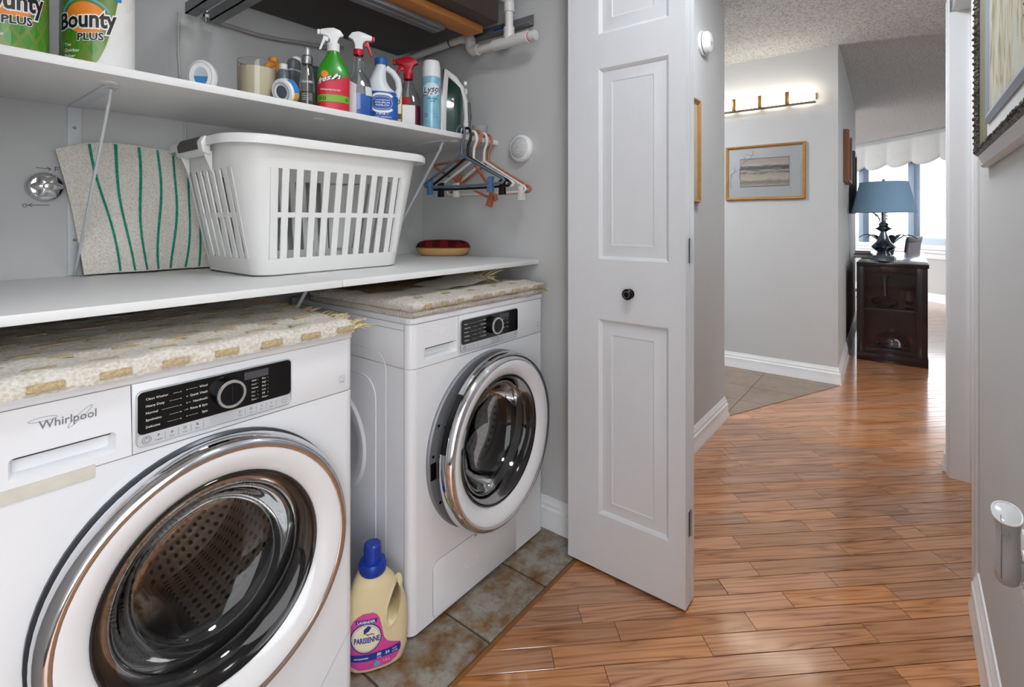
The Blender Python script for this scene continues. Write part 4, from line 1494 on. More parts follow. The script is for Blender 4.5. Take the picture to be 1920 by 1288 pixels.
# red-trigger sprayer with dark red liquid
t = thing('spray_cleaner', 'clear bottle of dark red cleaner with a red trigger head', 'spray bottle', (1.205, 1.425, UZ), faces_cam(1.205, 1.425) - 0.1)
part('bottle', Surf([(0, 0.042, 0.028, 3), (0.003, 0.046, 0.031, 3), (0.080, 0.046, 0.031, 3), (0.130, 0.041, 0.029, 2.6), (0.165, 0.026, 0.022, 2.2), (0.190, 0.0155, 0.0155, 2), (0.205, 0.0145, 0.0145, 2)]).geo(32), MATS['clear_pet'], t, smooth=60)
part('liquid', Surf([(0.003, 0.040, 0.027, 3), (0.006, 0.0435, 0.029, 3), (0.100, 0.0415, 0.028, 3), (0.1001, 0.041, 0.0275, 3)]).geo(32), M('maroon_liquid', '#6d1230', 0.25), t)
sR = Surf([(0, 0.0465, 0.0315, 3), (0.2, 0.0465, 0.0315, 3)])
lb = part('label', sR.patch(-0.045, 0.004, 0.012, 0.128, 12, 6, 0.001), M('label_red2', '#b3202f', 0.35), t)
part('label_white', sR.patch(-0.040, 0.0, 0.075, 0.100, 8, 3, 0.0016), M('label_cream', '#e2dbd2', 0.4), lb)
mb = MB()
for i in range(6):
    mb.add(sR.wrap(flat([(0.008 + i * 0.007, 0.006), (0.010 + i * 0.007, 0.006), (0.010 + i * 0.007, 0.096), (0.008 + i * 0.007, 0.096)]), 0.0006))
part('ribs', mb, M('maroon_rib', '#8a2344', 0.3), t, smooth=0)
part('collar', lathe([(0.0165, 0.198), (0.0175, 0.200), (0.0175, 0.220), (0, 0.220)], 24), RED, t)
trigger_head(t, 0.216, RED, RED, -1, s=1.12)

# aerosol can
t = thing('aerosol_can', 'tall pale blue aerosol can with white cap beside the iron', 'aerosol can', (1.243, 1.345, UZ), faces_cam(1.243, 1.345))
rC = 0.0335
sC = Surf([(0, rC - 0.001, rC - 0.001, 2), (0.002, rC, rC, 2), (0.196, rC, rC, 2), (0.201, rC - 0.003, rC - 0.003, 2)])
part('can', sC.geo(36), M('can_blue', '#8fc4d6', 0.28, 0.2, noise=(35, 0.12)), t)
part('cap', lathe([(0.0325, 0.198), (0.0325, 0.203), (0.0318, 0.205), (0.0325, 0.208), (0.0318, 0.235), (0.0285, 0.254), (0.0265, 0.257), (0, 0.257)], 36), WPLAST, t, smooth=40)
g = lambda b_: mapv(text('Lysol', 0.021, b_, 0, 0, 0, shear=0.15), lambda a, y, c: (a + 0.002, y, c + 0.150 + a * 0.12))
part('can_swoosh', sC.wrap(discg(0.0, 0.150, 0.034, 0.024), 0.0009), M('can_pale', '#cfe6ec', 0.3), t, smooth=0)
part('name_edge', sC.wrap(g(0.06), 0.0014), WHITEP, t, smooth=0)
part('name_print', sC.wrap(g(0.015), 0.0019), M('navy_ink', '#1f3160', 0.35), t, smooth=0)
part('red_arc', sC.wrap(ribbon([(-0.03, 0.128), (-0.015, 0.131), (0.0, 0.134), (0.015, 0.138), (0.03, 0.143)], 0.004), 0.0015), RED, t, smooth=0)
mb = MB().add(sC.wrap(text('disinfectant', 0.0055, 0.012, 0.004, 0.118, 0), 0.001)).add(sC.wrap(text('spray', 0.0055, 0.012, 0.004, 0.109, 0), 0.001))
mb.add(sC.wrap(annulus(-0.020, 0.060, 0.006, 0.0075, 0, 20), 0.001)).add(sC.wrap(ribbon([(-0.020, 0.066), (-0.017, 0.058), (-0.023, 0.054)], 0.0008), 0.001))
mb.add(sC.wrap(ribbon([(0.008, 0.066), (0.010, 0.052), (0.018, 0.052), (0.020, 0.066)], 0.0009, 0, True), 0.001))
part('can_print', mb, MATS['navy_ink'], t, smooth=0)

# ---- steam iron standing on its heel, sole to the left
t = thing('steam_iron', 'white and dark green steam iron standing upright', 'iron', (1.375, 1.365, UZ), faces_cam(1.375, 1.365) + 0.05)
IRONW = M('iron_white', '#d9d7d3', 0.3, noise=(8, 0.02))


def sole(off, k, x_):
    """teardrop outline: height along z, half width along y"""
    out = []
    for i in range(15):
        u = i / 14
        z = 0.004 + u * 0.262 * k
        hw = 0.050 * k * (math.sin(min(1, (1 - u) * 1.25) * PI / 2)) ** 0.75 if u < 1 else 0.0005
        out.append((x_ + 0.012 * u * u, hw, z + off))
    return [(x, -h, z) for x, h, z in out] + [(x, h, z) for x, h, z in reversed(out)]


part('soleplate', loft([sole(0, 1.0, -0.052), sole(0, 1.0, -0.046)]), STEEL, t)
part('skirt', loft([sole(0, 1.0, -0.046), sole(0, 0.985, -0.034), sole(0.004, 0.93, -0.030)]), IRONW, t, smooth=50)
part('tank', loft([sole(0.004, 0.91, -0.031), sole(0.006, 0.87, -0.004), sole(0.008, 0.80, 0.016), sole(0.012, 0.62, 0.026)]), M('tank_green', '#17382f', 0.15, coat=0.5, noise=(6, 0.1)), t, smooth=50)
part('bridge', tube([(-0.026, 0, 0.250), (0.002, 0, 0.225), (0.026, 0, 0.190), (0.044, 0, 0.140), (0.048, 0, 0.080), (0.046, 0, 0.035), (0.014, 0, 0.016)], [0.012, 0.016, 0.016, 0.011, 0.010, 0.014, 0.022], 14), IRONW, t, smooth=80)
part('grip', tube([(0.056, 0, 0.140), (0.060, 0, 0.085), (0.056, 0, 0.038)], [0.008, 0.009, 0.008], 12), M('grip_grey', '#5a5a5c', 0.5), t, smooth=80)
part('heel', Surf([(0, 0.046, 0.036, 2.6, -0.002), (0.018, 0.046, 0.036, 2.6, -0.002), (0.026, 0.036, 0.030, 2.4, -0.004)]).geo(28), IRONW, t, smooth=50)
part('dial', mapv(lathe([(0.013, 0), (0.014, 0.004), (0.012, 0.010), (0, 0.010)], 20), lambda x, y, z: (0.042 + z, y, 0.180 + x)), IRONW, t)
part('steam_button', mapv(lathe([(0.009, 0), (0.009, 0.008), (0.006, 0.011), (0, 0.011)], 16), lambda x, y, z: (0.040 + z, y, 0.212 + x)), WPLAST, t)
part('button', mapv(lathe([(0.005, 0), (0.005, 0.003), (0, 0.003)], 14), lambda x, y, z: (-0.005 + x, -0.040 - z, 0.140 + y)), STEEL, t)

# ---- clear cup at the end of the shelf
t = thing('measuring_cup', 'small clear cup at the right end of the upper shelf', 'cup', (1.470, 1.315, UZ), 0)
part('cup', lathe([(0, 0), (0.022, 0), (0.030, 0.05), (0.0315, 0.055), (0.029, 0.05), (0.021, 0.003), (0, 0.003)], 28), M('frosted_cup', '#b9b8b6', 0.3, alpha=0.55), t)

# ================================================================== HANGERS on the front edge of the upper shelf
def hanger(label, x, y, dz, mat, wid=0.20, tilt=0.0, clips=(), drop=0.118, clipm=None, swing=0.0, r=0.0052, bar=True):
    """hanger hooked over the shelf edge; plane is across the shelf"""
    t = thing('clothes_hanger', label, 'hanger', (x, y, 1.4225 + dz), group='hangers on the shelf edge', rot=(tilt, 0, swing))
    hk = [(0, 0.026, -0.002)] + [(0, 0.006 + 0.020 * math.cos(a), 0.002 + 0.020 * math.sin(a)) for a in [PI * k / 10 * 1.0 for k in range(0, 9)]]
    hk += [(0, -0.016, -0.006), (0, -0.012, -0.022), (0, -0.002, -0.040), (0, 0.0, -0.058), (0, 0.0, -0.082)]
    part('hook', tube(hk, r, 8), mat, t, smooth=80)
    zt, zb = -0.082, -0.082 - drop
    pts = [(0, 0, zt)]
    fr = [(0, 0, zt), (0, wid * 0.5, zt - drop * 0.46), (0, wid * 0.96, zt - drop * 0.86), (0, wid, zb + 0.010), (0, wid * 0.95, zb)]
    fl_ = [(0, -q[1], q[2]) for q in fr]
    part('shoulder', tube(fr, r, 8), mat, t, smooth=80)
    part('shoulder', tube(fl_, r, 8), mat, t, smooth=80)
    if bar:
        part('bar', tube([(0, -wid * 0.95, zb), (0, -wid * 0.4, zb - 0.003), (0, wid * 0.4, zb - 0.003), (0, wid * 0.95, zb)], r * 0.9, 8), mat, t, smooth=80)
    for cy in clips:
        c = part('clip', prism([(-0.013, -0.030), (0.013, -0.030), (0.010, 0.006), (0.013, 0.024), (-0.013, 0.024), (-0.010, 0.006)], -0.0065, -0.0025), clipm or mat, t, bevel=0.0012, loc=(0, cy, zb), rot=(0, 0, PI / 2))
        part('clip_jaw', prism([(-0.012, -0.030), (0.012, -0.030), (0.009, 0.006), (0.012, 0.020), (-0.012, 0.020), (-0.009, 0.006)], 0.0025, 0.0065), clipm or mat, c, bevel=0.0012)
        part('spring', tube([(-0.007, -0.008, 0.004), (0, -0.0095, 0.008), (0.007, -0.008, 0.004)], 0.0012, 6), STEEL, c)
    return t


HBLUE = M('hanger_blue', '#5a6678', 0.35, noise=(10, 0.04))
HBLK = M('hanger_black', '#161618', 0.35)
HWHT = M('hanger_white', '#dcdad6', 0.35)
HCOP = M('hanger_copper', '#b0674b', 0.35, noise=(10, 0.05))
CLB = M('clip_blue', '#4d7196', 0.35)
hanger('blue grey plastic hanger with blue trouser clips, frontmost of the hangers', 1.302, 1.252, 0.0, HBLUE, 0.195, clips=(-0.135, 0.165), clipm=CLB, drop=0.108)
hanger('black plastic hanger with black clips behind the blue one', 1.332, 1.250, -0.004, HBLK, 0.195, clips=(-0.160, 0.140), drop=0.112)
hanger('white plastic hanger squeezed behind the black one', 1.362, 1.249, -0.012, HWHT, 0.185, drop=0.104, clips=(0.09,))
hanger('copper coloured hanger hanging crooked with dangling clips', 1.386, 1.249, -0.010, HCOP, 0.175, tilt=0.42, clips=(-0.150, 0.03), drop=0.100)
hanger('white plastic hanger with small notch hooks nearest the wall', 1.418, 1.248, -0.012, HWHT, 0.195, drop=0.120, clips=(-0.175,), r=0.0050)
hanger('orange copper hanger behind the last white one', 1.444, 1.248, -0.014, HCOP, 0.198, drop=0.118)

# ================================================================== LAUNDRY BASKET on the lower shelf
LZ = 0.9645
bk = thing('laundry_basket', 'large white plastic laundry basket with slotted sides', 'basket', (0.816, 1.428, LZ), 0)
BASK = M('basket_plastic', '#e4e3e0', 0.4, sub=0.05, noise=(5, 0.02))
BH = 0.345


def brect(u, off=0.0, n=8):
    """rounded rectangle section at height fraction u -> list of (x, y)"""
    hx = 0.222 + (0.292 - 0.222) * u + off
    hy = 0.160 + (0.212 - 0.160) * u + off
    r = 0.045 + 0.05 * u
    return rrect(-hx, -hy, hx, hy, r, n)


def bpoint(u, s, off=0.0):
    """point on the wall: s in 0..1 around the section"""
    poly = brect(u, off)
    n = len(poly)
    L = [0]
    for i in range(n):
        a, b_ = poly[i], poly[(i + 1) % n]
        L.append(L[-1] + math.hypot(b_[0] - a[0], b_[1] - a[1]))
    q = (s % 1.0) * L[-1]
    for i in range(n):
        if L[i] <= q <= L[i + 1] + 1e-9:
            t_ = (q - L[i]) / max(1e-9, L[i + 1] - L[i])
            a, b_ = poly[i], poly[(i + 1) % n]
            return (a[0] + (b_[0] - a[0]) * t_, a[1] + (b_[1] - a[1]) * t_, u * BH)
    return (*poly[0], u * BH)


def straight_pt(side, k, u, off=0.0):
    """point on a flat side; k in -1..1 along it"""
    hx = 0.222 + 0.070 * u + off
    hy = 0.160 + 0.052 * u + off
    if side == 'f':
        return (k * 0.195 * (1 + 0.10 * u), -hy, u * BH)
    if side == 'b':
        return (-k * 0.195 * (1 + 0.10 * u), hy, u * BH)
    if side == 'l':
        return (-hx, -k * 0.125 * (1 + 0.10 * u), u * BH)
    return (hx, k * 0.125 * (1 + 0.10 * u), u * BH)


TH_ = 0.0035
# solid bands: bottom pan, lower band, top band as lofted rounded rings; slotted zone as separate ribs
def bandgeo(u0, u1, steps=3):
    outer = [[(x, y, u * BH) for x, y in brect(u)] for u in [u0 + (u1 - u0) * k / steps for k in range(steps + 1)]]
    inner = [[(x, y, u * BH) for x, y in brect(u, -TH_)] for u in [u1 + (u0 - u1) * k / steps for k in range(steps + 1)]]
    return loft(outer + inner, closed=True)


part('floor_pan', loft([[(x, y, 0.002) for x, y in brect(0, -0.012)], [(x, y, 0) for x, y in brect(0, -0.010)], [(x, y, 0.006) for x, y in brect(0.01)], [(x, y, 0.006) for x, y in brect(0.01, -TH_)], [(x, y, 0.005) for x, y in brect(0, -0.014)]]), BASK, bk)
part('lower_band', bandgeo(0.012, 0.13), BASK, bk, smooth=40)
part('upper_band', bandgeo(0.79, 0.995), BASK, bk, smooth=40)
# corner posts (rounded corners keep solid)
for ci in range(4):
    sx = (1, -1, -1, 1)[ci]
    sy = (1, 1, -1, -1)[ci]
    outer, inner = [], []
    nn_ = 9
    for u in (0.13, 0.3, 0.5, 0.7, 0.79):
        for lst, of in ((outer, 0), (inner, -TH_)):
            poly = brect(u, of)
            seg_ = poly[ci * 9:(ci + 1) * 9]
            ex1, ey1 = 0.195 * (1 + 0.10 * u), 0.125 * (1 + 0.10 * u)
            hx, hy = 0.222 + 0.070 * u + of, 0.160 + 0.052 * u + of
            ends = [(hx * sx, ey1 * sy), (ex1 * sx, hy * sy)]
            first = ends[0] if ci in (0, 2) else ends[1]
            last = ends[1] if ci in (0, 2) else ends[0]
            lst.append([(x, y, u * BH) for x, y in [first] + seg_ + [last]])
    rr = [a + list(reversed(b_)) for a, b_ in zip(outer, inner)]
    part('corner_post', loft(rr), BASK, bk, smooth=40)


def rib(side, k0, k1):
    rr = []
    for u in (0.13, 0.30, 0.45, 0.62, 0.79):
        a, b_ = straight_pt(side, k0, u), straight_pt(side, k1, u)
        c, d = straight_pt(side, k1, u, -TH_), straight_pt(side, k0, u, -TH_)
        rr.append([a, b_, c, d])
    return loft(rr)


for side, n_ in (('f', 11), ('b', 11), ('l', 7), ('r', 7)):
    pitch = 2.0 / n_
    for i in range(n_ + 1):
        c = -1 + i * pitch
        h_ = pitch * (0.24 if side in 'fb' else 0.27)
        if i in (0, n_):
            continue
        part('rib', rib(side, c - h_, c + h_), BASK, bk, smooth=30)
for side in 'fblr':
    rr = []
    for k in (-1.0, 1.0):
        rr.append([straight_pt(side, k, 0.435, -0.0008), straight_pt(side, k, 0.472, -0.0008), straight_pt(side, k, 0.472, -TH_ + 0.0005), straight_pt(side, k, 0.435, -TH_ + 0.0005)])
    part('middle_band', loft(rr), BASK, bk, smooth=30)
# rim: rolled lip all round
lip = []
for of, dz in ((-TH_, 0.0), (0.004, 0.004), (0.018, 0.003), (0.022, -0.004), (0.0215, -0.020), (0.0185, -0.020), (0.0175, -0.006), (0.001, -0.006)):
    lip.append([(x, y, BH + dz) for x, y in brect(1.0, of)])
part('rim', loft(lip, closed=True), BASK, bk, smooth=40)
# handle grips at both ends
for sx in (-1, 1):
    hx = 0.292 * sx
    g = part('grip', loft([[(hx + sx * (0.010 + 0.022 * a), y, BH - 0.030 + b_) for a, b_ in ((0, 0.030), (0.6, 0.034), (1.0, 0.018), (0.8, -0.006), (0.0, -0.012))] for y in (-0.085, -0.06, 0.0, 0.06, 0.085)]), BASK, bk, bevel=0.002)
    part('grip_pad', loft([[(hx + sx * (0.0105 + 0.0235 * a), y, BH - 0.030 + b_) for a, b_ in ((0.5, 0.0345), (0.75, 0.030), (1.0, 0.018), (0.9, 0.002), (0.4, 0.0))] for y in (-0.062, 0.0, 0.062)]), M('grip_charcoal', '#4b4845', 0.6, noise=(20, 0.1)), g)
    part('grip_web', prism([(hx + sx * 0.002, BH - 0.085), (hx + sx * 0.024, BH - 0.032), (hx + sx * 0.002, BH - 0.03)], -0.074, -0.071), BASK, g)
    part('grip_web', prism([(hx + sx * 0.002, BH - 0.085), (hx + sx * 0.024, BH - 0.032), (hx + sx * 0.002, BH - 0.03)], 0.071, 0.074), BASK, g)

# ================================================================== STRIPED TOWEL leaning on the wall
TERRY = weave('terry_cotton', '#e6e0d8', '#d0c7bc', 240, 0.003)
TEAL = weave('teal_stripe', '#2fa083', '#1c7a63', 260, 0.003)
tw = thing('striped_towel', 'beige terry towel with thin teal stripes propped against the wall', 'towel', (0, 0, 0))


def towel_pt(u, v, off=0.0):
    """u 0..1 left to right, v 0..1 bottom to top"""
    x = 0.335 + 0.305 * u - 0.052 * v * (1 - u) + 0.012 * math.sin(u * 9 + v * 3) * 0.4
    top = 1.285 + 0.030 * math.sin(min(1, u * 1.6) * PI / 2) + 0.008 * math.sin(u * 7) - 0.03 * max(0, u - 0.75) * 2
    z = LZ + 0.004 + (top - LZ - 0.004) * v
    y = 1.645 + 0.022 * v + 0.007 * math.sin(u * 11 + v * 2.0) * (0.4 + 0.6 * (1 - v)) - 0.008 * math.sin(v * PI) * (0.5 + 0.5 * math.sin(u * 5))
    return (x, y - off, z)


def cloth(nx, ny, thick):
    v, f = [], []
    for lay in (0, 1):
        for j in range(ny + 1):
            for i in range(nx + 1):
                v.append(towel_pt(i / nx, j / ny, 0 if lay == 0 else -thick))
    N = (nx + 1) * (ny + 1)
    for j in range(ny):
        for i in range(nx):
            a = j * (nx + 1) + i
            q = (a, a + 1, a + nx + 2, a + nx + 1)
            f.append(q)
            f.append(tuple(k + N for k in reversed(q)))
    for i in range(nx):
        a = i
        f.append((a, a + N, a + 1 + N, a + 1))
        a = ny * (nx + 1) + i
        f.append((a, a + 1, a + 1 + N, a + N))
    for j in range(ny):
        a = j * (nx + 1)
        f.append((a, a + nx + 1, a + nx + 1 + N, a + N))
        a = j * (nx + 1) + nx
        f.append((a, a + N, a + nx + 1 + N, a + nx + 1))
    return v, f


part('cloth', cloth(48, 32, 0.009), TERRY, tw, smooth=80)
for k, u0 in enumerate((0.20, 0.33, 0.465, 0.60, 0.725, 0.85, 0.97)):
    v, f = [], []
    nn_ = 40
    for j in range(nn_ + 1):
        vv = 0.008 + 0.984 * j / nn_
        um = u0 + 0.012 * math.sin(vv * 6 + k * 1.3) - 0.17 * (1 - vv) * (k - 1.2) / 6
        for du in (-0.009, 0.009):
            v.append(towel_pt(um + du, vv, 0.0016))
    f = [(2 * j, 2 * j + 1, 2 * j + 3, 2 * j + 2) for j in range(nn_)]
    part('stripe', (v, f), TEAL, tw, smooth=80)

# ================================================================== VALVE on the back wall, marker arrows
vl = thing('shutoff_valve', 'chrome shut-off valve handle with round wall plate left of the towel', 'valve', (0.267, WY, 1.190), 0)
part('escutcheon', mapv(rot_y(lathe([(0.036, 0.0005), (0.0365, 0.003), (0.033, 0.008), (0.026, 0.010), (0.012, 0.011), (0.010, 0.030)], 40)), lambda x, y, z: (x, y, z)), CHROME, vl, smooth=50)
v = []
rr = []
for y, k in ((-0.022, 0.7), (-0.026, 1.0), (-0.034, 1.0), (-0.039, 0.75), (-0.042, 0.35)):
    rr.append([((0.0265 + 0.0045 * math.cos(6 * a)) * k * math.cos(a), y, (0.0265 + 0.0045 * math.cos(6 * a)) * k * math.sin(a)) for a in [2 * PI * q / 48 for q in range(48)]])
part('handwheel', loft(rr), CHROME, vl, smooth=50)
part('cap', rot_y(lathe([(0.010, 0.040), (0.010, 0.044), (0.006, 0.046), (0, 0.046)], 24)), M('worn_brass_cap', '#b9b4a8', 0.25, 0.9), vl)
mk = MB()
mk.add(ribbon([(-0.016, 0.047), (0.012, 0.045)], 0.0013, -0.0007)).add(ribbon([(0.004, 0.050), (0.012, 0.045), (0.007, 0.041)], 0.0013, -0.0007))
mk.add(ribbon([(0.020, 0.052), (0.0195, 0.040)], 0.0013, -0.0007)).add(ribbon([(0.0195, 0.051), (0.030, 0.050)], 0.0013, -0.0007)).add(ribbon([(0.0195, 0.046), (0.027, 0.0455)], 0.0013, -0.0007))
mk.add(ribbon(arc(-0.036, -0.047, 0.004, 0, 2 * PI, 14)[:-1], 0.0012, -0.0007, True)).add(ribbon([(-0.031, -0.046), (0.010, -0.045)], 0.0013, -0.0007)).add(ribbon([(-0.022, -0.041), (-0.030, -0.046), (-0.022, -0.050)], 0.0013, -0.0007))
wm_ = part('marker_writing', mk, M('marker_ink', '#26262a', 0.7), bpy.data.objects['wall_back'], smooth=0, loc=(0.267, WY, 1.190))
wm_['label'] = 'hand-drawn arrows and letters around the valve'

# ================================================================== TAILOR'S HAM
hm = thing('pressing_cushion', 'oval pressing cushion with red plaid top and tan underside', 'cushion', (1.438, 1.487, LZ), faces_cam(1.4, 1.55) - 0.25)
PLAID = M('plaid_wool', '#5a1316', 0.95, spec=0.1)
nt = PLAID.node_tree
b = nt.nodes['Principled BSDF']
tc = nt.nodes.new('ShaderNodeTexCoord')
wv = nt.nodes.new('ShaderNodeTexChecker')
wv.inputs['Scale'].default_value = 32
wv.inputs[1].default_value = hexc('#6e1a1b')
wv.inputs[2].default_value = hexc('#431315')
nt.links.new(tc.outputs['Object'], wv.inputs['Vector'])
nt.links.new(wv.outputs['Color'], b.inputs['Base Color'])
HX, HY = 0.110, 0.060


def ham_ring(zf, k, n=40):
    return [(HX * k * math.copysign(abs(math.cos(a)) ** 0.85, math.cos(a)), HY * k * math.sin(a), zf) for a in [2 * PI * q / n for q in range(n)]]


part('underside', loft([ham_ring(0.001, 0.80), ham_ring(0.008, 0.90), ham_ring(0.022, 0.98), ham_ring(0.034, 1.0)]), M('tan_cotton', '#c9a06c', 0.9, noise=(25, 0.06), bump=(300, 0.3, 0.001)), hm, smooth=60)
part('plaid_top', loft([ham_ring(0.034, 1.0), ham_ring(0.045, 0.97), ham_ring(0.055, 0.88), ham_ring(0.061, 0.70), ham_ring(0.063, 0.3)]), PLAID, hm, smooth=60)
part('piping', tube([(x, y, 0.034) for x, y, z in ham_ring(0, 1.003)], 0.0022, 6, True), M('brown_piping', '#4e2a20', 0.8), hm)

# ================================================================== ROUND PUCK LIGHT on the right closet wall
PKS = 1.12
pk = thing('puck_light', 'round white stick-on light on the closet side wall', 'light', (WX, 1.138, 1.376), -PI / 2)
part('base', rot_y(lathe([(0.044, 0.0), (0.046, 0.004), (0.046, 0.014), (0.041, 0.021), (0.035, 0.023), (0.034, 0.021)], 40)), WPLAST, pk, smooth=40)
part('lens', rot_y(lathe([(0.034, 0.021), (0.030, 0.026), (0.018, 0.030), (0, 0.031)], 36)), M('prismatic_lens', '#d6d6d6', 0.25, noise=(400, 0.35), bump=(500, 0.8, 0.002)), pk, smooth=60)
pk.scale = (PKS, PKS, PKS)
part('led', MB().add(rot_y(lathe([(0.002, 0.0302), (0.002, 0.0315), (0, 0.0315)], 8))), PRINTG, pk)

# ================================================================== OVERHEAD UNIT with rails, light bar, battens
un = thing('overhead_unit', 'dark brown boxed appliance hung under the closet ceiling', 'appliance', (0, 0, 0))
BROWN = M('dark_brown_panel', '#3b2f2b', 0.45, noise=(4, 0.10))
part('case', box(0.695, 1.150, 1.812, 1.385, 1.66, 2.26), BROWN, un, bevel=0.003)
part('case_rear', box(0.695, 1.30, 1.798, 1.370, 1.687, 1.8118), BROWN, un, bevel=0.002)
part('batten', box(0.695, 1.213, 1.788, 1.372, 1.287, 1.8118), M('raw_pine', '#b5763c', 0.55, noise=(14, 0.12)), un, bevel=0.001)
part('light_bar', MB().add(box(0.695, 1.268, 1.771, 1.237, 1.328, 1.7975)).add(box(0.695, 1.286, 1.765, 1.227, 1.312, 1.7715)), M('aluminium_bar', '#8c8c8d', 0.35, 0.7, noise=(30, 0.05)), un, bevel=0.002)
tag(part('angle_rail', MB().add(box(1.500, 1.08, 1.822, 1.504, 1.40, 1.862)).add(box(1.468, 1.08, 1.822, 1.504, 1.40, 1.826)), GALV), 'grey steel angle rail fixed to the closet wall behind the drain pipe', 'rail')
for rx in (0.560, 0.625):
    part('hanger_rail', MB().add(box(rx, 0.95, 1.703, rx + 0.003, 1.64, 1.735)).add(box(rx, 0.95, 1.703, rx + 0.030, 1.64, 1.706)), GALV, un)
for bx_, by_ in ((0.600, 1.60),):
    bt = part('bolt', tube([(bx_, by_, 1.68), (bx_, by_, 2.28)], 0.004, 8), STEEL, un)
    part('nut', MB().add(prismz([(bx_ + 0.009 * math.cos(PI / 3 * k), by_ + 0.009 * math.sin(PI / 3 * k)) for k in range(6)], 1.694, 1.7025)).add(prismz([(bx_ + 0.011 * math.cos(PI / 8 * k), by_ + 0.011 * math.sin(PI / 8 * k)) for k in range(16)], 1.708, 1.711)), STEEL, bt)
tag(part('tape_scrap', box(1.472, 1.20, 1.8265, 1.495, 1.25, 1.838), M('blue_tape', '#1f4d86', 0.5), bevel=0.003), 'scrap of blue tape lying on the metal rail by the drain pipe', 'tape')

# ---- PVC drain pipe
PVC = M('white_pvc', '#dcd9d6', 0.35, noise=(10, 0.02))
pv = thing('drain_pipe', 'white plastic drain pipe with elbows and tee along the closet wall', 'pipe', (0, 0, 0))
XP = 1.445
rp, rj = 0.0155, 0.0205


def pipe(name, pts, r, mat=PVC):
    return part(name, tube(pts, r, 20), mat, pv, smooth=60)


pipe('rear_pipe', [(XP, WY - 0.002, 1.812), (XP, 1.37, 1.826)], rp)
pipe('elbow', [(XP, 1.392, 1.8255), (XP, 1.362, 1.826), (XP, 1.349, 1.820), (XP, 1.343, 1.808), (XP, 1.342, 1.798)], rj)
pipe('elbow', [(XP, 1.342, 1.799), (XP, 1.342, 1.785), (XP, 1.338, 1.772), (XP, 1.328, 1.764), (XP, 1.300, 1.763)], rj)
pipe('front_pipe', [(XP, 1.305, 1.763), (XP, 1.215, 1.7625)], rp)
pipe('tee', [(XP, 1.222, 1.7625), (XP, 1.098, 1.7605)], rj)
pipe('tee_branch', [(XP, 1.150, 1.765), (XP, 1.150, 1.812)], rj)
pipe('riser', [(XP, 1.150, 1.80), (XP, 1.150, 1.880)], rp)
pipe('elbow', [(XP, 1.150, 1.868), (XP, 1.150, 1.900), (XP - 0.006, 1.150, 1.914), (XP - 0.020, 1.152, 1.921), (XP - 0.040, 1.154, 1.921)], rj)
pipe('stub', [(XP - 0.035, 1.1535, 1.921), (XP - 0.050, 1.155, 1.921)], rp)
pipe('cleanout', [(XP, 1.105, 1.7605), (XP, 1.060, 1.7595)], 0.0225)
pipe('cap', [(XP, 1.062, 1.7595), (XP, 1.030, 1.759)], 0.0175)
part('primer_stain', tube([(XP, 1.061, 1.7595), (XP, 1.052, 1.7595)], 0.0180, 20), M('purple_primer_stain', '#cf9a94', 0.5), pv)
part('cable_tie', tube([(XP + 0.0165 * math.cos(a), 1.45, 1.8225 + 0.0165 * math.sin(a)) for a in [2 * PI * k / 16 for k in range(16)]], 0.0018, 6, True), BLACK, pv)
part('insulation_end', lathe([(0.017, 0), (0.0165, 0.006), (0.010, 0.008)], 16, True, True), M('red_end', '#a93a34', 0.6), pv, loc=(XP - 0.049, 1.155, 1.921), rot=(0, -PI / 2, 0))

# ---- cables on the back wall
tag(part('wall_cable', tube([(0.560, 1.683, 1.72), (0.557, 1.684, 1.62), (0.563, 1.684, 1.50), (0.566, 1.684, 1.42), (0.575, 1.684, 1.3985), (0.577, 1.684, 1.30), (0.583, 1.684, 1.20)], 0.0028, 6), M('cable_white', '#cfcdc9', 0.5), smooth=80), 'thin white cable running down the back wall behind the upper shelf', 'cable')
tag(part('conduit', tube([(0.62, 1.675, 1.722), (0.70, 1.672, 1.715), (0.78, 1.670, 1.712), (0.86, 1.668, 1.718), (0.95, 1.666, 1.730), (1.02, 1.663, 1.735), (1.09, 1.660, 1.752)], 0.0060, 10), M('conduit_grey', '#a5a39f', 0.4, 0.1), smooth=80), 'grey flexible conduit sagging along the wall below the overhead unit', 'conduit')

# ================================================================== RUGS ON THE MACHINES
COTTON = weave('cream_cotton_rug', '#ded8ce', '#c6bcae', 170, 0.005)
TANW = weave('tan_weft', '#c4b08d', '#ab9672', 220, 0.004)
STRAW = weave('straw_fringe', '#e0cfa9', '#c2a877', 120, 0.002)


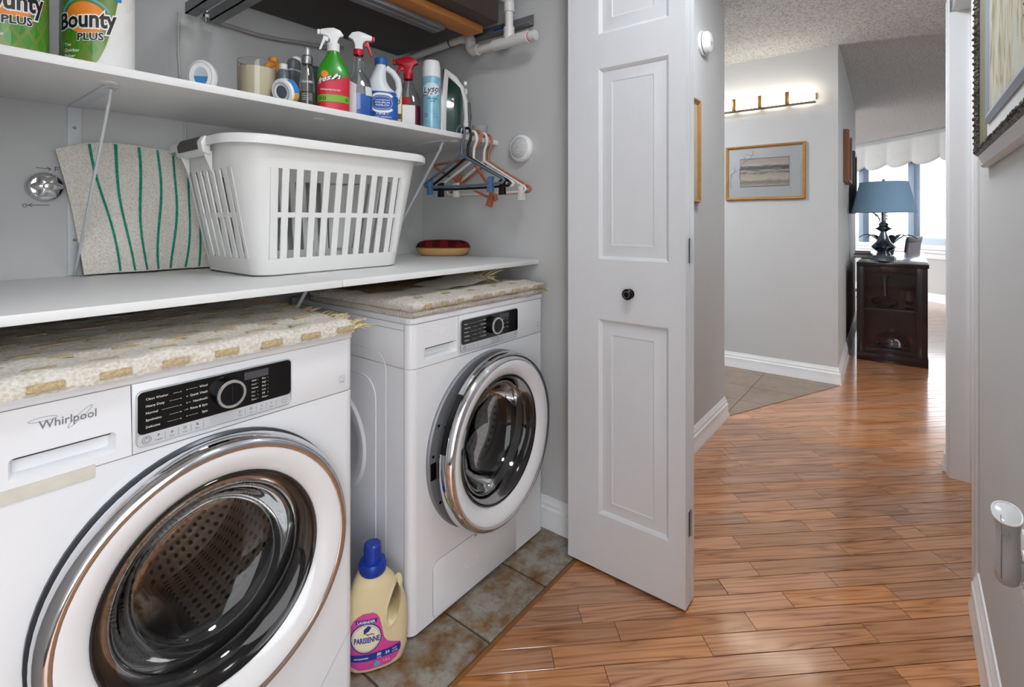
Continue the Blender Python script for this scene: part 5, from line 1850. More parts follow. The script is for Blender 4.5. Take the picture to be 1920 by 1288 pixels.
def rug_slab(x0, x1, y0, y1, z0, h, seed, droop=0.006, nx=40, ny=22, rfront=True):
    """padded slab with rounded edges and a lumpy top"""
    rg = random.Random(seed)
    ph = [rg.uniform(0, 6) for _ in range(6)]
    v, f = [], []

    def topz(x, y):
        e = min(x - x0, x1 - x, y - y0, y1 - y)
        ed = max(0.0, min(1.0, e / (h * 0.6)))
        rnd_ = math.sqrt(max(0.0, 1 - (1 - ed) ** 2))
        lump = 0.0018 * math.sin(x * 40 + ph[0]) + 0.0022 * math.sin(y * 55 + ph[1]) + 0.0016 * math.sin((x + y) * 70 + ph[2])
        return z0 + h * (0.66 + 0.34 * rnd_) + lump * ed
    def warp(i, n, a, b_):
        u = i / n
        u = 0.5 - 0.5 * math.cos(u * PI) * (0.55) - 0.0 + (u - 0.5) * 0.45 if False else u
        k = 0.5 * (1 - math.cos(PI * u))
        return a + (b_ - a) * (0.35 * k + 0.65 * u)
    for j in range(ny + 1):
        for i in range(nx + 1):
            x, y = warp(i, nx, x0, x1), warp(j, ny, y0, y1)
            v.append((x, y + 0.002 * math.sin(x * 33 + ph[3]) * (1 if j in (0, 1) else 0), topz(x, y)))
    N = len(v)
    for j in range(ny):
        for i in range(nx):
            a = j * (nx + 1) + i
            f.append((a, a + 1, a + nx + 2, a + nx + 1))
    # skirt down to z0
    edge = [i for i in range(nx + 1)] + [j * (nx + 1) + nx for j in range(1, ny + 1)] + [ny * (nx + 1) + i for i in range(nx - 1, -1, -1)] + [j * (nx + 1) for j in range(ny - 1, 0, -1)]
    b0 = len(v)
    for q in edge:
        p = v[q]
        v.append((p[0] + (0.002 if p[0] < x0 + 0.01 else 0), p[1] + (0.003 if p[1] < y0 + 0.01 else 0), z0))
    m = len(edge)
    for k in range(m):
        f.append((edge[k], b0 + k, b0 + (k + 1) % m, edge[(k + 1) % m]))
    f.append(tuple(b0 + k for k in range(m)))
    return (v, f), topz


def tassels(name, parent, x, y0, y1, z, n, length, seed, dirx=1, fan=0.9):
    rg = random.Random(seed)
    mb = MB()
    for k in range(n):
        y = y0 + (y1 - y0) * (k + rg.uniform(-0.4, 0.4)) / max(1, n - 1)
        L = length * rg.uniform(0.55, 1.15)
        dy = rg.uniform(-fan, fan) * 0.5
        dz = rg.uniform(-0.35, 0.45)
        p0 = Vector((x - dirx * 0.006, y, z + rg.uniform(-0.003, 0.005)))
        d = Vector((dirx, dy, dz)).normalized()
        p1 = p0 + d * L * 0.5 + Vector((0, 0, 0.003))
        p2 = p0 + d * L + Vector((0, rg.uniform(-0.006, 0.006), -0.006 * rg.random()))
        mb.add(tube([p0, p1, p2], [0.0026, 0.0021, 0.0008], 5))
    return part(name, mb, STRAW, parent, smooth=80, kind='stuff')


rg1 = thing('woven_rug', 'long cream and tan woven rug laid over the washer', 'rug', (0, 0, 0), group='rugs on the machines')
g, tz = rug_slab(0.030, 0.682, 0.990, 1.575, 0.8515, 0.030, 3, nx=60, ny=30)
part('rug_body', g, COTTON, rg1, smooth=80)
mb_p = (box(-0.021, -0.0012, -0.0065, 0.021, 0.0012, 0.0065))
base_me = None


def place_copies(name, geo, mat, parent, spots, bevel=0.0008):
    first = None
    for loc_, rot_, sc_ in spots:
        if first is None:
            first = part(name, geo, mat, parent, bevel=bevel)
            o_ = first
        else:
            o_ = first.copy()
            C.objects.link(o_)
        o_.location, o_.rotation_euler, o_.scale = loc_, rot_, sc_
    return first


rr_ = random.Random(5)
sp = []
for i in range(8):
    x = 0.075 + i * 0.083
    sp.append(((x, 0.9876 + 0.001 * math.sin(x * 33), 0.8640), (-0.08, 0, rr_.uniform(-0.03, 0.03)), (1, 1, 0.95)))
place_copies('tan_patch', mb_p, TANW, rg1, sp)
sp = []
for j in range(9):
    y = 1.035 + j * 0.058
    for i in range(8):
        x = 0.070 + i * 0.083 + (0.04 if j % 2 else 0.0) + rr_.uniform(-0.006, 0.006)
        if x > 0.645:
            continue
        sp.append(((x, y, tz(x, y) + 0.0006), (PI / 2, 0, rr_.uniform(-0.04, 0.04)), (0.95, 1, 1.1)))
place_copies('tan_patch', mb_p, TANW, rg1, sp)
tassels('fringe', rg1, 0.684, 0.995, 1.50, 0.862, 230, 0.048, 8)

rg2 = thing('folded_rug', 'folded cream rug with tan squares on top of the dryer', 'rug', (0, 0, 0), group='rugs on the machines')
g, tz1 = rug_slab(0.865, 1.465, 1.010, 1.50, 0.8515, 0.019, 11)
part('lower_fold', g, COTTON, rg2, smooth=80)
g, tz2 = rug_slab(0.858, 1.470, 1.003, 1.49, 0.8705, 0.022, 17)
part('upper_fold', g, COTTON, rg2, smooth=80)
sp = []
for i in range(9):
    x = 0.915 + i * 0.062
    sp.append(((x, 1.0005 + 0.001 * math.sin(x * 33), 0.8790), (-0.08, 0, 0), (0.55, 1, 0.95)))
place_copies('tan_patch', mb_p, TANW, rg2, sp)
sp = []
for j in range(3):
    for i in range(5):
        x, y = 0.93 + i * 0.105 + 0.05 * (j % 2), 1.06 + j * 0.085
        sp.append(((x, y, tz2(x, y) + 0.0006), (PI / 2, 0, 0), (0.6, 1, 1.2)))
place_copies('tan_patch', mb_p, TANW, rg2, sp)
part('brown_band', sub_flat(0.90, 1.40, 24, 1.22, 1.44, 10, 0, lambda x, y, z: (x, z, tz2(x, z) + 0.0012)), weave('brown_weft', '#a3825a', '#7c5d3a', 200, 0.006), rg2, smooth=80)
# corner flap lifted up at the back with its own fringe
fv, ff = [], []
for j in range(7):
    for i in range(9):
        u, v_ = i / 8, j / 6
        fv.append((1.10 + 0.20 * u, 1.12 + 0.16 * v_, tz2(1.3, 1.3) + 0.003 + 0.024 * u * math.sin(v_ * PI / 2 + 0.4) + 0.003 * math.sin(u * 9)))
for j in range(6):
    for i in range(8):
        a = j * 9 + i
        ff.append((a, a + 1, a + 10, a + 9))
part('turned_corner', (fv, ff), COTTON, rg2, smooth=80)
tassels('fringe', rg2, 1.295, 1.12, 1.27, 0.912, 60, 0.075, 21, 1, 1.2)
tassels('fringe', rg2, 1.462, 1.005, 1.06, 0.868, 12, 0.045, 23, 1, 0.8)

# ================================================================== DETERGENT BOTTLES ON THE FLOOR
db = thing('detergent_bottle', 'cream detergent bottle with blue cap and pink label on the floor', 'bottle', (0.783, 1.050, 0.006), faces_cam(0.772, 1.055) + 0.12)
sD = Surf([(0, 0.060, 0.030, 2.4), (0.005, 0.068, 0.036, 2.4), (0.030, 0.076, 0.040, 2.4), (0.080, 0.080, 0.042, 2.3), (0.130, 0.077, 0.042, 2.3, 0.0), (0.170, 0.067, 0.039, 2.2, -0.002), (0.205, 0.050, 0.034, 2.1, -0.006), (0.225, 0.035, 0.028, 2, -0.010), (0.235, 0.027, 0.025, 2, -0.012)])
CREAM = M('cream_plastic', '#d9c9a0', 0.35, sub=0.05, noise=(6, 0.02))
# body skin with a see-through handle opening on the right
NB = 104
zs = [0, 0.005] + [0.012 + 0.0040 * k for k in range(55)] + [0.2345]
rings_ = []
for z in zs:
    q = sD.at(z)
    rings_.append(ring(z, q[1], q[2], q[3], q[4] if len(q) > 4 else 0, 0, NB))
dv, df = loft(rings_)
HC, HZ, HRX, HRZ, HT = 0.040, 0.150, 0.0125, 0.036, -0.30


def in_handle(x, z):
    dx_, dz_ = x - HC, z - HZ
    c_, s_ = math.cos(HT), math.sin(HT)
    return ((dx_ * c_ + dz_ * s_) / HRX) ** 2 + ((-dx_ * s_ + dz_ * c_) / HRZ) ** 2


keep = []
for q in df:
    if len(q) == 4:
        mx_ = sum(dv[i][0] for i in q) / 4
        mz_ = sum(dv[i][2] for i in q) / 4
        if in_handle(mx_, mz_) < 1.85:
            continue
    keep.append(q)
# snap the rim of the opening to the ellipse and line it with a sleeve
hdl = MB()
n_ = 36
el_ = []
for k in range(n_):
    a = 2 * PI * k / n_
    ex_, ez_ = HRX * 1.16 * math.cos(a), HRZ * 1.10 * math.sin(a)
    c_, s_ = math.cos(HT), math.sin(HT)
    el_.append((HC + ex_ * c_ - ez_ * s_, HZ + ex_ * s_ + ez_ * c_))


def ysurf(x, z):
    q = sD.at(z)
    cx_ = q[4] if len(q) > 4 else 0
    k = min(0.999, abs((x - cx_) / q[1])) ** q[3]
    return q[2] * (1 - k) ** (1 / q[3])


sc2 = lambda k: [(HC + (x - HC) * k, HZ + (z - HZ) * k) for x, z in el_]
hdl.add(loft([[(x, -ysurf(x, z) - 0.0002, z) for x, z in sc2(1.42)], [(x, -ysurf(x, z) - 0.0020, z) for x, z in sc2(1.22)], [(x, -ysurf(x, z) - 0.0012, z) for x, z in sc2(1.06)], [(x, -ysurf(x, z) * 0.55, z) for x, z in sc2(0.92)], [(x, 0, z) for x, z in sc2(0.86)], [(x, ysurf(x, z) * 0.55, z) for x, z in sc2(0.92)], [(x, ysurf(x, z) + 0.0012, z) for x, z in sc2(1.06)], [(x, ysurf(x, z) + 0.0020, z) for x, z in sc2(1.22)], [(x, ysurf(x, z) + 0.0002, z) for x, z in sc2(1.42)]], False, False))
part('bottle', (dv, keep), CREAM, db, smooth=80)
part('handle_sleeve', hdl, CREAM, db, smooth=80)
BLUEC = M('royal_blue_plastic', '#16399a', 0.3, noise=(8, 0.04))
part('collar', lathe([(0.030, 0.228), (0.033, 0.232), (0.034, 0.250), (0.031, 0.257), (0.022, 0.259)], 32, True, True), BLUEC, db, loc=(-0.008, 0, -0.004), smooth=40)
part('cap', lathe([(0.0225, 0.257), (0.0215, 0.285), (0.0205, 0.296), (0.017, 0.299), (0, 0.299)], 32), BLUEC, db, loc=(-0.008, 0, -0.004), smooth=40)


def dwrap(vf, off):
    return mapv(vf, lambda x, y, z: (x, -ysurf(x, z) - off, z))


def fill(poly, n=14):
    """subdivided fill of a label outline given as left/right limits per height"""
    v, f = [], []
    for (z, a, b_) in poly:
        for i in range(n + 1):
            v.append((a + (b_ - a) * i / n, 0, z))
    for j in range(len(poly) - 1):
        for i in range(n):
            q = j * (n + 1) + i
            f.append((q, q + 1, q + n + 2, q + n + 1))
    return v, f


outl_ = [(0.012, -0.045, 0.030), (0.020, -0.060, 0.044), (0.030, -0.066, 0.052), (0.042, -0.069, 0.057), (0.055, -0.070, 0.054), (0.062, -0.070, 0.040), (0.072, -0.070, 0.022), (0.085, -0.070, 0.014), (0.105, -0.068, 0.010), (0.120, -0.064, 0.007), (0.135, -0.056, 0.003), (0.144, -0.046, -0.003), (0.150, -0.034, -0.012)]
lbl = part('label', dwrap(fill(outl_), 0.0008), M('label_magenta', '#cf4a94', 0.35, noise=(30, 0.12)), db, smooth=80)
part('label_disc', dwrap(discg(-0.028, 0.092, 0.034), 0.0017), M('label_cream2', '#e6dcc0', 0.4), lbl, smooth=0)
mb = MB().add(dwrap(annulus(-0.028, 0.092, 0.0335, 0.036, 0, 40), 0.0018)).add(dwrap(annulus(-0.028, 0.092, 0.0305, 0.0312, 0, 40), 0.0021))
mb.add(dwrap(text('PARISIENNE', 0.0125, 0.035, -0.0265, 0.0875, 0, sx=0.62), 0.0023))
mb.add(dwrap(flat([(-0.034, 0.103), (-0.022, 0.109), (-0.016, 0.118), (-0.024, 0.122), (-0.034, 0.114)]), 0.0023)).add(dwrap(ribbon([(-0.030, 0.104), (-0.024, 0.100), (-0.016, 0.102), (-0.010, 0.099)], 0.0022), 0.0023))
mb.add(dwrap(fill([(0.036, -0.068, 0.0545), (0.053, -0.070, 0.0555)], 16), 0.0018)).add(dwrap(fill([(0.127, -0.052, -0.003), (0.136, -0.052, -0.002)], 8), 0.0018))
part('label_blue_print', mb, M('label_royal', '#22358c', 0.35), lbl, smooth=0)
for tx_, hh_, bo_, x_, z_, of_ in (('concentrate', 0.0048, 0.015, -0.040, 0.0445, 0.0025), ('80', 0.0070, 0.02, 0.002, 0.0465, 0.0025), ('loads', 0.0036, 0.01, 0.002, 0.0395, 0.0025), ('54', 0.0070, 0.02, 0.022, 0.0445, 0.0025),
                                   ('fresh', 0.0040, 0.01, 0.040, 0.0475, 0.0025), ('spring', 0.0040, 0.01, 0.040, 0.0415, 0.0025), ('LAVENDER', 0.0058, 0.02, -0.028, 0.1312, 0.0025), ('1.5 L', 0.0060, 0.01, 0.020, 0.0255, 0.0016)):
    part('label_print', dwrap(text(tx_, hh_, bo_, x_, z_, 0), of_), WHITEP, lbl, smooth=0)
part('label_badge', MB().add(dwrap(fill([(0.016, -0.010, 0.004), (0.026, -0.010, 0.004), (0.031, -0.004, -0.002)], 4), 0.0017)), M('label_cyan', '#5fa7c0', 0.4), lbl, smooth=0)

b2 = thing('detergent_bottle', 'plain blue plastic bottle tucked behind the cream detergent', 'bottle', (0.742, 1.20, 0.006), 0.2)
part('bottle', Surf([(0, 0.032, 0.052, 2.6), (0.006, 0.037, 0.058, 2.6), (0.19, 0.037, 0.058, 2.5), (0.24, 0.028, 0.046, 2.2), (0.275, 0.017, 0.02, 2), (0.285, 0.015, 0.015, 2)]).geo(32), M('deep_blue_plastic', '#123a9c', 0.3, noise=(6, 0.04)), b2, smooth=60)
part('cap', lathe([(0.019, 0.282), (0.019, 0.315), (0.016, 0.318), (0, 0.318)], 24), BLUEC, b2)

# ================================================================== HALLWAY: alarm, frame edge, wall lamp, watercolour
al = thing('smoke_alarm', 'round white alarm mounted high on the wall behind the bifold door', 'alarm', (2.575, SY, 1.994), 0)
part('base', rot_y(lathe([(0.058, 0), (0.060, 0.004), (0.060, 0.012), (0.052, 0.014)], 40)), WPLAST, al, smooth=40)
part('body', rot_y(lathe([(0.053, 0.014), (0.055, 0.018), (0.053, 0.034), (0.044, 0.044), (0.022, 0.048), (0, 0.048)], 40)), WPLAST, al, smooth=50)
part('vent', rot_y(lathe([(0.0552, 0.0150), (0.0552, 0.0175)], 40)), PRINTK, al)
part('button', mapv(rot_y(lathe([(0.012, 0.045), (0.011, 0.050), (0, 0.050)], 20)), lambda x, y, z: (x, y, z - 0.010)), M('alarm_grey', '#a9acaf', 0.4), al)

GOLD = M('gilt_wood', '#b58347', 0.35, 0.35, noise=(18, 0.15))


def frame_bars(w_, h_, b_, d, y1=0.0):
    """four mitred bars, front at y1-d"""
    hw, hh = w_ / 2, h_ / 2
    bars = []
    for (ax, az), (bx, bz) in (((-hw, -hh), (hw, -hh)), ((hw, -hh), (hw, hh)), ((hw, hh), (-hw, hh)), ((-hw, hh), (-hw, -hh))):
        rr = []
        for px_, pz_ in ((ax, az), (bx, bz)):
            sx, sz = math.copysign(1, px_), math.copysign(1, pz_)
            pr_ = []
            for ins, dep in ((0, 0), (0, 0.7), (0.25, 1.0), (0.55, 0.95), (0.8, 0.65), (1.0, 0.6), (1.0, 0)):
                pr_.append((px_ - sx * ins * b_, y1 - dep * d, pz_ - sz * ins * b_))
            rr.append(pr_)
        bars.append(loft(rr))
    return bars


PGLASS = clear('picture_glass', '#ffffff', 0.09, 0.0)


def picture(name, label, loc, rz, w_, h_, b_, d, fmat, matm, art, aw, ah, line=None, glass=True):
    t = thing(name, label, 'picture', loc, rz)
    for g in frame_bars(w_, h_, b_, d):
        part('frame_bar', g, fmat, t, smooth=40)
    part('mat_board', box(-w_ / 2 + b_ * 0.6, -d * 0.35, -h_ / 2 + b_ * 0.6, w_ / 2 - b_ * 0.6, -0.002, h_ / 2 - b_ * 0.6), matm, t)
    part('artwork', box(-aw / 2, -d * 0.35 - 0.001, -ah / 2, aw / 2, -d * 0.35, ah / 2), art, t)
    if line:
        part('border_line', ribbon([(-aw / 2, -ah / 2), (aw / 2, -ah / 2), (aw / 2, ah / 2), (-aw / 2, ah / 2)], 0.004, -d * 0.35 - 0.0014, True), line, t, smooth=0)
    if glass:
        part('glass', flat([(-w_ / 2 + b_ * 0.7, -h_ / 2 + b_ * 0.7), (w_ / 2 - b_ * 0.7, -h_ / 2 + b_ * 0.7), (w_ / 2 - b_ * 0.7, h_ / 2 - b_ * 0.7), (-w_ / 2 + b_ * 0.7, h_ / 2 - b_ * 0.7)], -d * 0.5), PGLASS, t, smooth=0, recalc=False)
    return t


def landscape():
    m = M('watercolour_art', '#c8b8a8', 0.8)
    nt = m.node_tree
    b = nt.nodes['Principled BSDF']
    tc = nt.nodes.new('ShaderNodeTexCoord')
    sp = nt.nodes.new('ShaderNodeSeparateXYZ')
    nt.links.new(tc.outputs['Generated'], sp.inputs[0])
    n = nt.nodes.new('ShaderNodeTexNoise')
    n.inputs['Scale'].default_value = 5
    n.inputs['Detail'].default_value = 6
    mpp = nt.nodes.new('ShaderNodeMapping')
    mpp.inputs['Scale'].default_value = (1.2, 1, 5)
    nt.links.new(tc.outputs['Generated'], mpp.inputs['Vector'])
    nt.links.new(mpp.outputs[0], n.inputs['Vector'])
    ma = nt.nodes.new('ShaderNodeMath')
    ma.operation = 'MULTIPLY_ADD'
    ma.inputs[1].default_value = 0.28
    nt.links.new(n.outputs['Fac'], ma.inputs[0])
    nt.links.new(sp.outputs[2], ma.inputs[2])
    r = ramp(nt, [(0.18, '#b3a99a'), (0.30, '#8d8377'), (0.40, '#c9bfb0'), (0.58, '#b7ab9b'), (0.63, '#6f6a66'), (0.68, '#c2b5a5'), (0.76, '#4f5a5f'), (0.86, '#6b6a66'), (0.90, '#cdbcae'), (1.0, '#b9aaa2')])
    nt.links.new(ma.outputs[0], r.inputs['Fac'])
    nt.links.new(r.outputs['Color'], b.inputs['Base Color'])
    return m


MATB = M('mat_grey', '#c6c9cb', 0.8, noise=(20, 0.02))
wc = picture('watercolour_picture', 'watercolour landscape in a thin gilt frame on the grey wall', (PX, 0.826, 1.458), -PI / 2, 0.530, 0.400, 0.020, 0.022, GOLD, MATB, landscape(), 0.325, 0.205, M('line_dark', '#3b3a3c', 0.6))
# painted reflection: branches mirrored in the glass, drawn flat on the sheet
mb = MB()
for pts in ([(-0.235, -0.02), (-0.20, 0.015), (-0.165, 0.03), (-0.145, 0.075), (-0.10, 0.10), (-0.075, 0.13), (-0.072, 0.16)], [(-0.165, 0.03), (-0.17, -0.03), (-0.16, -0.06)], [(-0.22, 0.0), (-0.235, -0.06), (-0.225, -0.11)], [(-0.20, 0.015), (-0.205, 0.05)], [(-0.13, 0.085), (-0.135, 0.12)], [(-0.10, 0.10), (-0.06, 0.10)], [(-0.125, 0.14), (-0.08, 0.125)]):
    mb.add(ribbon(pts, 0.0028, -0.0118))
part('branch_reflection', mb, M('reflection_grey', '#7d8389', 0.7), wc, smooth=0)

vl2 = thing('wall_lamp', 'long wall lamp with four lit white shades above the watercolour', 'wall lamp', (PX, 0.84, 1.962), -PI / 2)
part('back_plate', box(-0.345, -0.022, -0.022, 0.345, 0, 0.022), M('brass_plate', '#b58a4a', 0.3, 0.8), vl2, bevel=0.003)
SHADE = M('lit_shade', '#fff6e6', 0.5, emit=('#fff4e4', 5.5))
for k in range(4):
    xc = -0.262 + k * 0.175
    part('shade', prism(rrect(xc - 0.074, -0.044, xc + 0.074, 0.040, 0.004, 3), -0.085, -0.028), SHADE, vl2, bevel=0.004)
    if k < 3:
        part('divider', box(xc + 0.0745, -0.0875, -0.044, xc + 0.1005, -0.010, 0.040), M('amber_brass', '#a87a3c', 0.3, 0.6), vl2, bevel=0.002)
part('lower_rail', box(-0.345, -0.088, -0.050, 0.345, -0.026, -0.0455), M('dark_rail', '#5b4a35', 0.4, 0.6), vl2)

sf = thing('side_frame', 'narrow gilt picture frame seen edge-on behind the bifold door', 'picture', (2.385, SY, 1.442), 0)
for g in frame_bars(0.24, 0.50, 0.02, 0.022):
    part('frame_bar', g, GOLD, sf, smooth=40)
part('print', box(-0.105, -0.009, -0.235, 0.105, -0.002, 0.235), M('faded_print', '#b9ab95', 0.8, noise=(8, 0.2)), sf)

# ---- two frames along the corridor wall
cang = math.atan2(KY - 0.372, KX - PX)


def on_corridor(x, z):
    return (x, 0.372 + (KY - 0.372) * (x - PX) / (KX - PX) - 0.0005, z)


DARKF = M('dark_frame', '#2c3038', 0.4, noise=(12, 0.1))
BRN = M('brown_frame', '#7a5236', 0.45, noise=(14, 0.12))
picture('corridor_picture', 'brown framed picture nearest the corner on the corridor wall', on_corridor(4.78, 1.60), cang, 0.42, 0.40, 0.03, 0.04, BRN, M('mat_white', '#e4e4e2', 0.8), M('dull_art', '#8c8f90', 0.8, noise=(9, 0.3)), 0.22, 0.20, glass=False)
picture('corridor_picture', 'dark framed picture behind the table lamp on the corridor wall', on_corridor(5.62, 1.45), cang, 0.40, 0.56, 0.04, 0.045, DARKF, MATS['mat_white'], MATS['dull_art'], 0.2, 0.30, glass=False)

# ================================================================== DARK CABINET WITH GLASS END
CB0, CB1, CYL, CYR, CBH = 4.87, 6.62, 0.325, -0.115, 0.775
cab = thing('display_cabinet', 'dark mahogany cabinet with glass door showing glassware', 'cabinet', (0, 0, 0))
MAH = M('mahogany', '#1d0d10', 0.22, coat=0.5, noise=(8, 0.25))
MAHR = M('mahogany_red', '#6a2124', 0.3, coat=0.3, noise=(8, 0.2))
part('top', box(CB0 - 0.012, CYR - 0.008, CBH - 0.03, CB1, CYL, CBH), MAH, cab, bevel=0.004)
part('plinth', box(CB0 - 0.004, CYR - 0.004, 0.0, CB1, CYL, 0.065), MAH, cab, bevel=0.003)
part('side_panel', box(CB0 + 0.02, CYR, 0.065, CB1, CYR + 0.018, CBH - 0.03), MAHR, cab)
part('side_panel', box(CB0 + 0.02, CYL - 0.02, 0.065, CB1, CYL, CBH - 0.03), MAHR, cab)
part('back_panel', box(CB0 + 0.42, CYR + 0.018, 0.065, CB0 + 0.435, CYL - 0.02, CBH - 0.03), MAHR, cab)
part('bottom_board', box(CB0 + 0.02, CYR + 0.018, 0.065, CB0 + 0.42, CYL - 0.02, 0.10), MAHR, cab)
part('glass_shelf', box(CB0 + 0.03, CYR + 0.02, 0.405, CB0 + 0.41, CYL - 0.022, 0.413), clear('shelf_glass', '#cfe0df', 0.08), cab)
dr = part('door', MB().add(box(CB0, CYR, 0.065, CB0 + 0.02, CYR + 0.068, CBH - 0.03)).add(box(CB0, CYL - 0.052, 0.065, CB0 + 0.02, CYL, CBH - 0.03)).add(box(CB0, CYR + 0.068, 0.065, CB0 + 0.02, CYL - 0.052, 0.108)).add(box(CB0, CYR + 0.068, 0.690, CB0 + 0.02, CYL - 0.052, CBH - 0.03)), MAH, cab, bevel=0.002)
part('door_pane', ([(CB0 + 0.010, CYR + 0.068, 0.108), (CB0 + 0.010, CYL - 0.052, 0.108), (CB0 + 0.010, CYL - 0.052, 0.690), (CB0 + 0.010, CYR + 0.068, 0.690)], [(0, 1, 2, 3)]), clear('cabinet_glass', '#f1f5f6', 0.015), dr)

GLS = M('crystal', '#ffffff', 0.02, trans=1.0, ior=1.45)
tag(part('decanter', lathe([(0.0, 0.0), (0.045, 0.0), (0.080, 0.020), (0.092, 0.040), (0.080, 0.058), (0.030, 0.078), (0.018, 0.10), (0.0165, 0.20), (0.030, 0.245), (0.026, 0.245), (0.0135, 0.20), (0.015, 0.10), (0.027, 0.076), (0.074, 0.056), (0.086, 0.040), (0.074, 0.022), (0.0, 0.006)], 40), GLS, smooth=60), 'wide-bottomed glass wine decanter on the cabinet shelf', 'decanter')
bpy.data.objects['decanter'].location = (5.03, 0.150, 0.4135)
gl_ = thing('glass_pitcher', 'small stemmed glass pitcher with handle on the cabinet shelf', 'pitcher', (5.02, -0.005, 0.4135))
part('bowl', lathe([(0, 0), (0.030, 0.0), (0.028, 0.006), (0.006, 0.012), (0.006, 0.03), (0.024, 0.045), (0.034, 0.075), (0.024, 0.115), (0.022, 0.14), (0.020, 0.14), (0.022, 0.115), (0.031, 0.075), (0.022, 0.048), (0, 0.034)], 32), GLS, gl_, smooth=60)
part('handle', tube([(0, 0.021, 0.13), (0, 0.045, 0.145), (0, 0.050, 0.11), (0, 0.040, 0.075), (0, 0.032, 0.065)], 0.004, 8), GLS, gl_, smooth=80)
cd_ = thing('cake_dome', 'glass cake dome with knob on the lower cabinet shelf', 'cake dome', (5.03, 0.100, 0.1005))
part('dome', lathe([(0.112, 0.012), (0.115, 0.020), (0.108, 0.060), (0.095, 0.085), (0.070, 0.100), (0.020, 0.105), (0, 0.105), (0, 0.102), (0.068, 0.097), (0.092, 0.082), (0.105, 0.058), (0.112, 0.020)], 40), GLS, cd_, smooth=60)
part('knob', lathe([(0.010, 0.104), (0.010, 0.118), (0.026, 0.126), (0.028, 0.138), (0.022, 0.146), (0, 0.148)], 24), GLS, cd_, smooth=60)
part('plate', lathe([(0, 0), (0.06, 0), (0.118, 0.008), (0.120, 0.011), (0, 0.009)], 40), GLS, cd_, smooth=60)

# ---- table lamp
LX, LY = 5.30, 0.165
lp = thing('table_lamp', 'table lamp with pale blue tapered shade and pewter base', 'lamp', (LX, LY, CBH))
PEW = M('pewter', '#8a919b', 0.2, 1.0, noise=(10, 0.08))
sq = lambda r, z: [(x, y, z) for x, y in rrect(-r, -r, r, r, r * 0.18, 3)]
part('base', loft([sq(0.088, 0), sq(0.088, 0.022), sq(0.078, 0.026), sq(0.074, 0.036), sq(0.050, 0.040)]), PEW, lp, smooth=30)
part('column', lathe([(0.048, 0.040), (0.050, 0.052), (0.040, 0.062), (0.056, 0.078), (0.082, 0.100), (0.084, 0.112), (0.070, 0.128), (0.050, 0.150), (0.036, 0.185), (0.024, 0.222), (0.020, 0.236), (0.040, 0.250), (0.066, 0.262), (0.040, 0.272), (0.030, 0.286), (0.036, 0.300), (0.030, 0.306), (0.018, 0.312), (0.014, 0.330)], 36), PEW, lp, smooth=50)
part('socket', lathe([(0.014, 0.328), (0.016, 0.40), (0.006, 0.405), (0.004, 0.655)], 20), PEW, lp)
LSH = M('blue_linen', '#8fb3d0', 0.85, noise=(90, 0.05), bump=(500, 0.2, 0.001))
b = LSH.node_tree.nodes['Principled BSDF']
b.inputs['Transmission Weight'].default_value = 0.0
part('shade', lathe([(0.226, 0.398), (0.226, 0.402), (0.168, 0.655), (0.165, 0.655), (0.222, 0.400)], 48, closed=True), LSH, lp, smooth=40)
part('shade_spider', MB().add(tube([(-0.166, 0, 0.652), (0.166, 0, 0.652)], 0.002, 6)).add(tube([(0, -0.166, 0.652), (0, 0.166, 0.652)], 0.002, 6)), STEEL, lp)
part('finial', lathe([(0.006, 0.653), (0.012, 0.662), (0.010, 0.674), (0.004, 0.682), (0, 0.684)], 16), PEW, lp)

# ---- small things on the cabinet
bx1 = thing('stacked_books', 'dark blue book lying under another beside the lamp', 'book', (5.50, 0.322, CBH + 0.0), 0)
part('cover', MB().add(box(-0.10, -0.072, 0.0, 0.10, 0.060, 0.004)).add(box(-0.10, -0.072, 0.030, 0.10, 0.060, 0.034)).add(box(-0.10, -0.072, 0.004, 0.10, -0.068, 0.030)), M('navy_cover', '#2b3242', 0.5), bx1, bevel=0.001)
part('pages', box(-0.097, -0.067, 0.004, 0.097, 0.056, 0.030), M('pages', '#c9c6bd', 0.9), bx1)
bx2 = thing('thin_book', 'thin dark book on top of the pile beside the lamp', 'book', (5.53, 0.325, CBH + 0.0345), 0.06)
part('cover', MB().add(box(-0.09, -0.06, 0.0, 0.09, 0.056, 0.003)).add(box(-0.09, -0.06, 0.016, 0.09, 0.056, 0.019)).add(box(-0.09, -0.06, 0.003, 0.09, -0.057, 0.016)), M('slate_cover', '#3a4354', 0.5), bx2, bevel=0.001)
part('pages', box(-0.087, -0.056, 0.003, 0.087, 0.053, 0.016), MATS['pages'], bx2)

po_ = thing('orchid_pot', 'dark potted orchid with arching stems behind the lamp', 'plant', (6.0, 0.16, CBH))
part('pot', lathe([(0, 0), (0.05, 0), (0.065, 0.09), (0.06, 0.09), (0.05, 0.08), (0, 0.08)], 24), M('pot_slate', '#39424e', 0.4), po_)
LEAF = M('dark_leaf', '#3c4f55', 0.45, noise=(12, 0.15))
for k in range(6):
    a = k * 1.05 + 0.3
    rr = []
    for i in range(7):
        u = i / 6
        r_ = 0.03 + 0.20 * u
        wv_ = 0.026 * math.sin(min(1, u * 1.1 + 0.12) * PI)
        z = 0.085 + 0.11 * math.sin(u * PI * 0.75)
        c_, s_ = math.cos(a), math.sin(a)
        rr.append([(r_ * c_ - q * s_, r_ * s_ + q * c_, z + dz) for q, dz in ((-wv_, 0.004), (0, -0.002), (wv_, 0.004), (0, -0.005))])
    part('leaf', loft(rr), LEAF, po_, smooth=60)
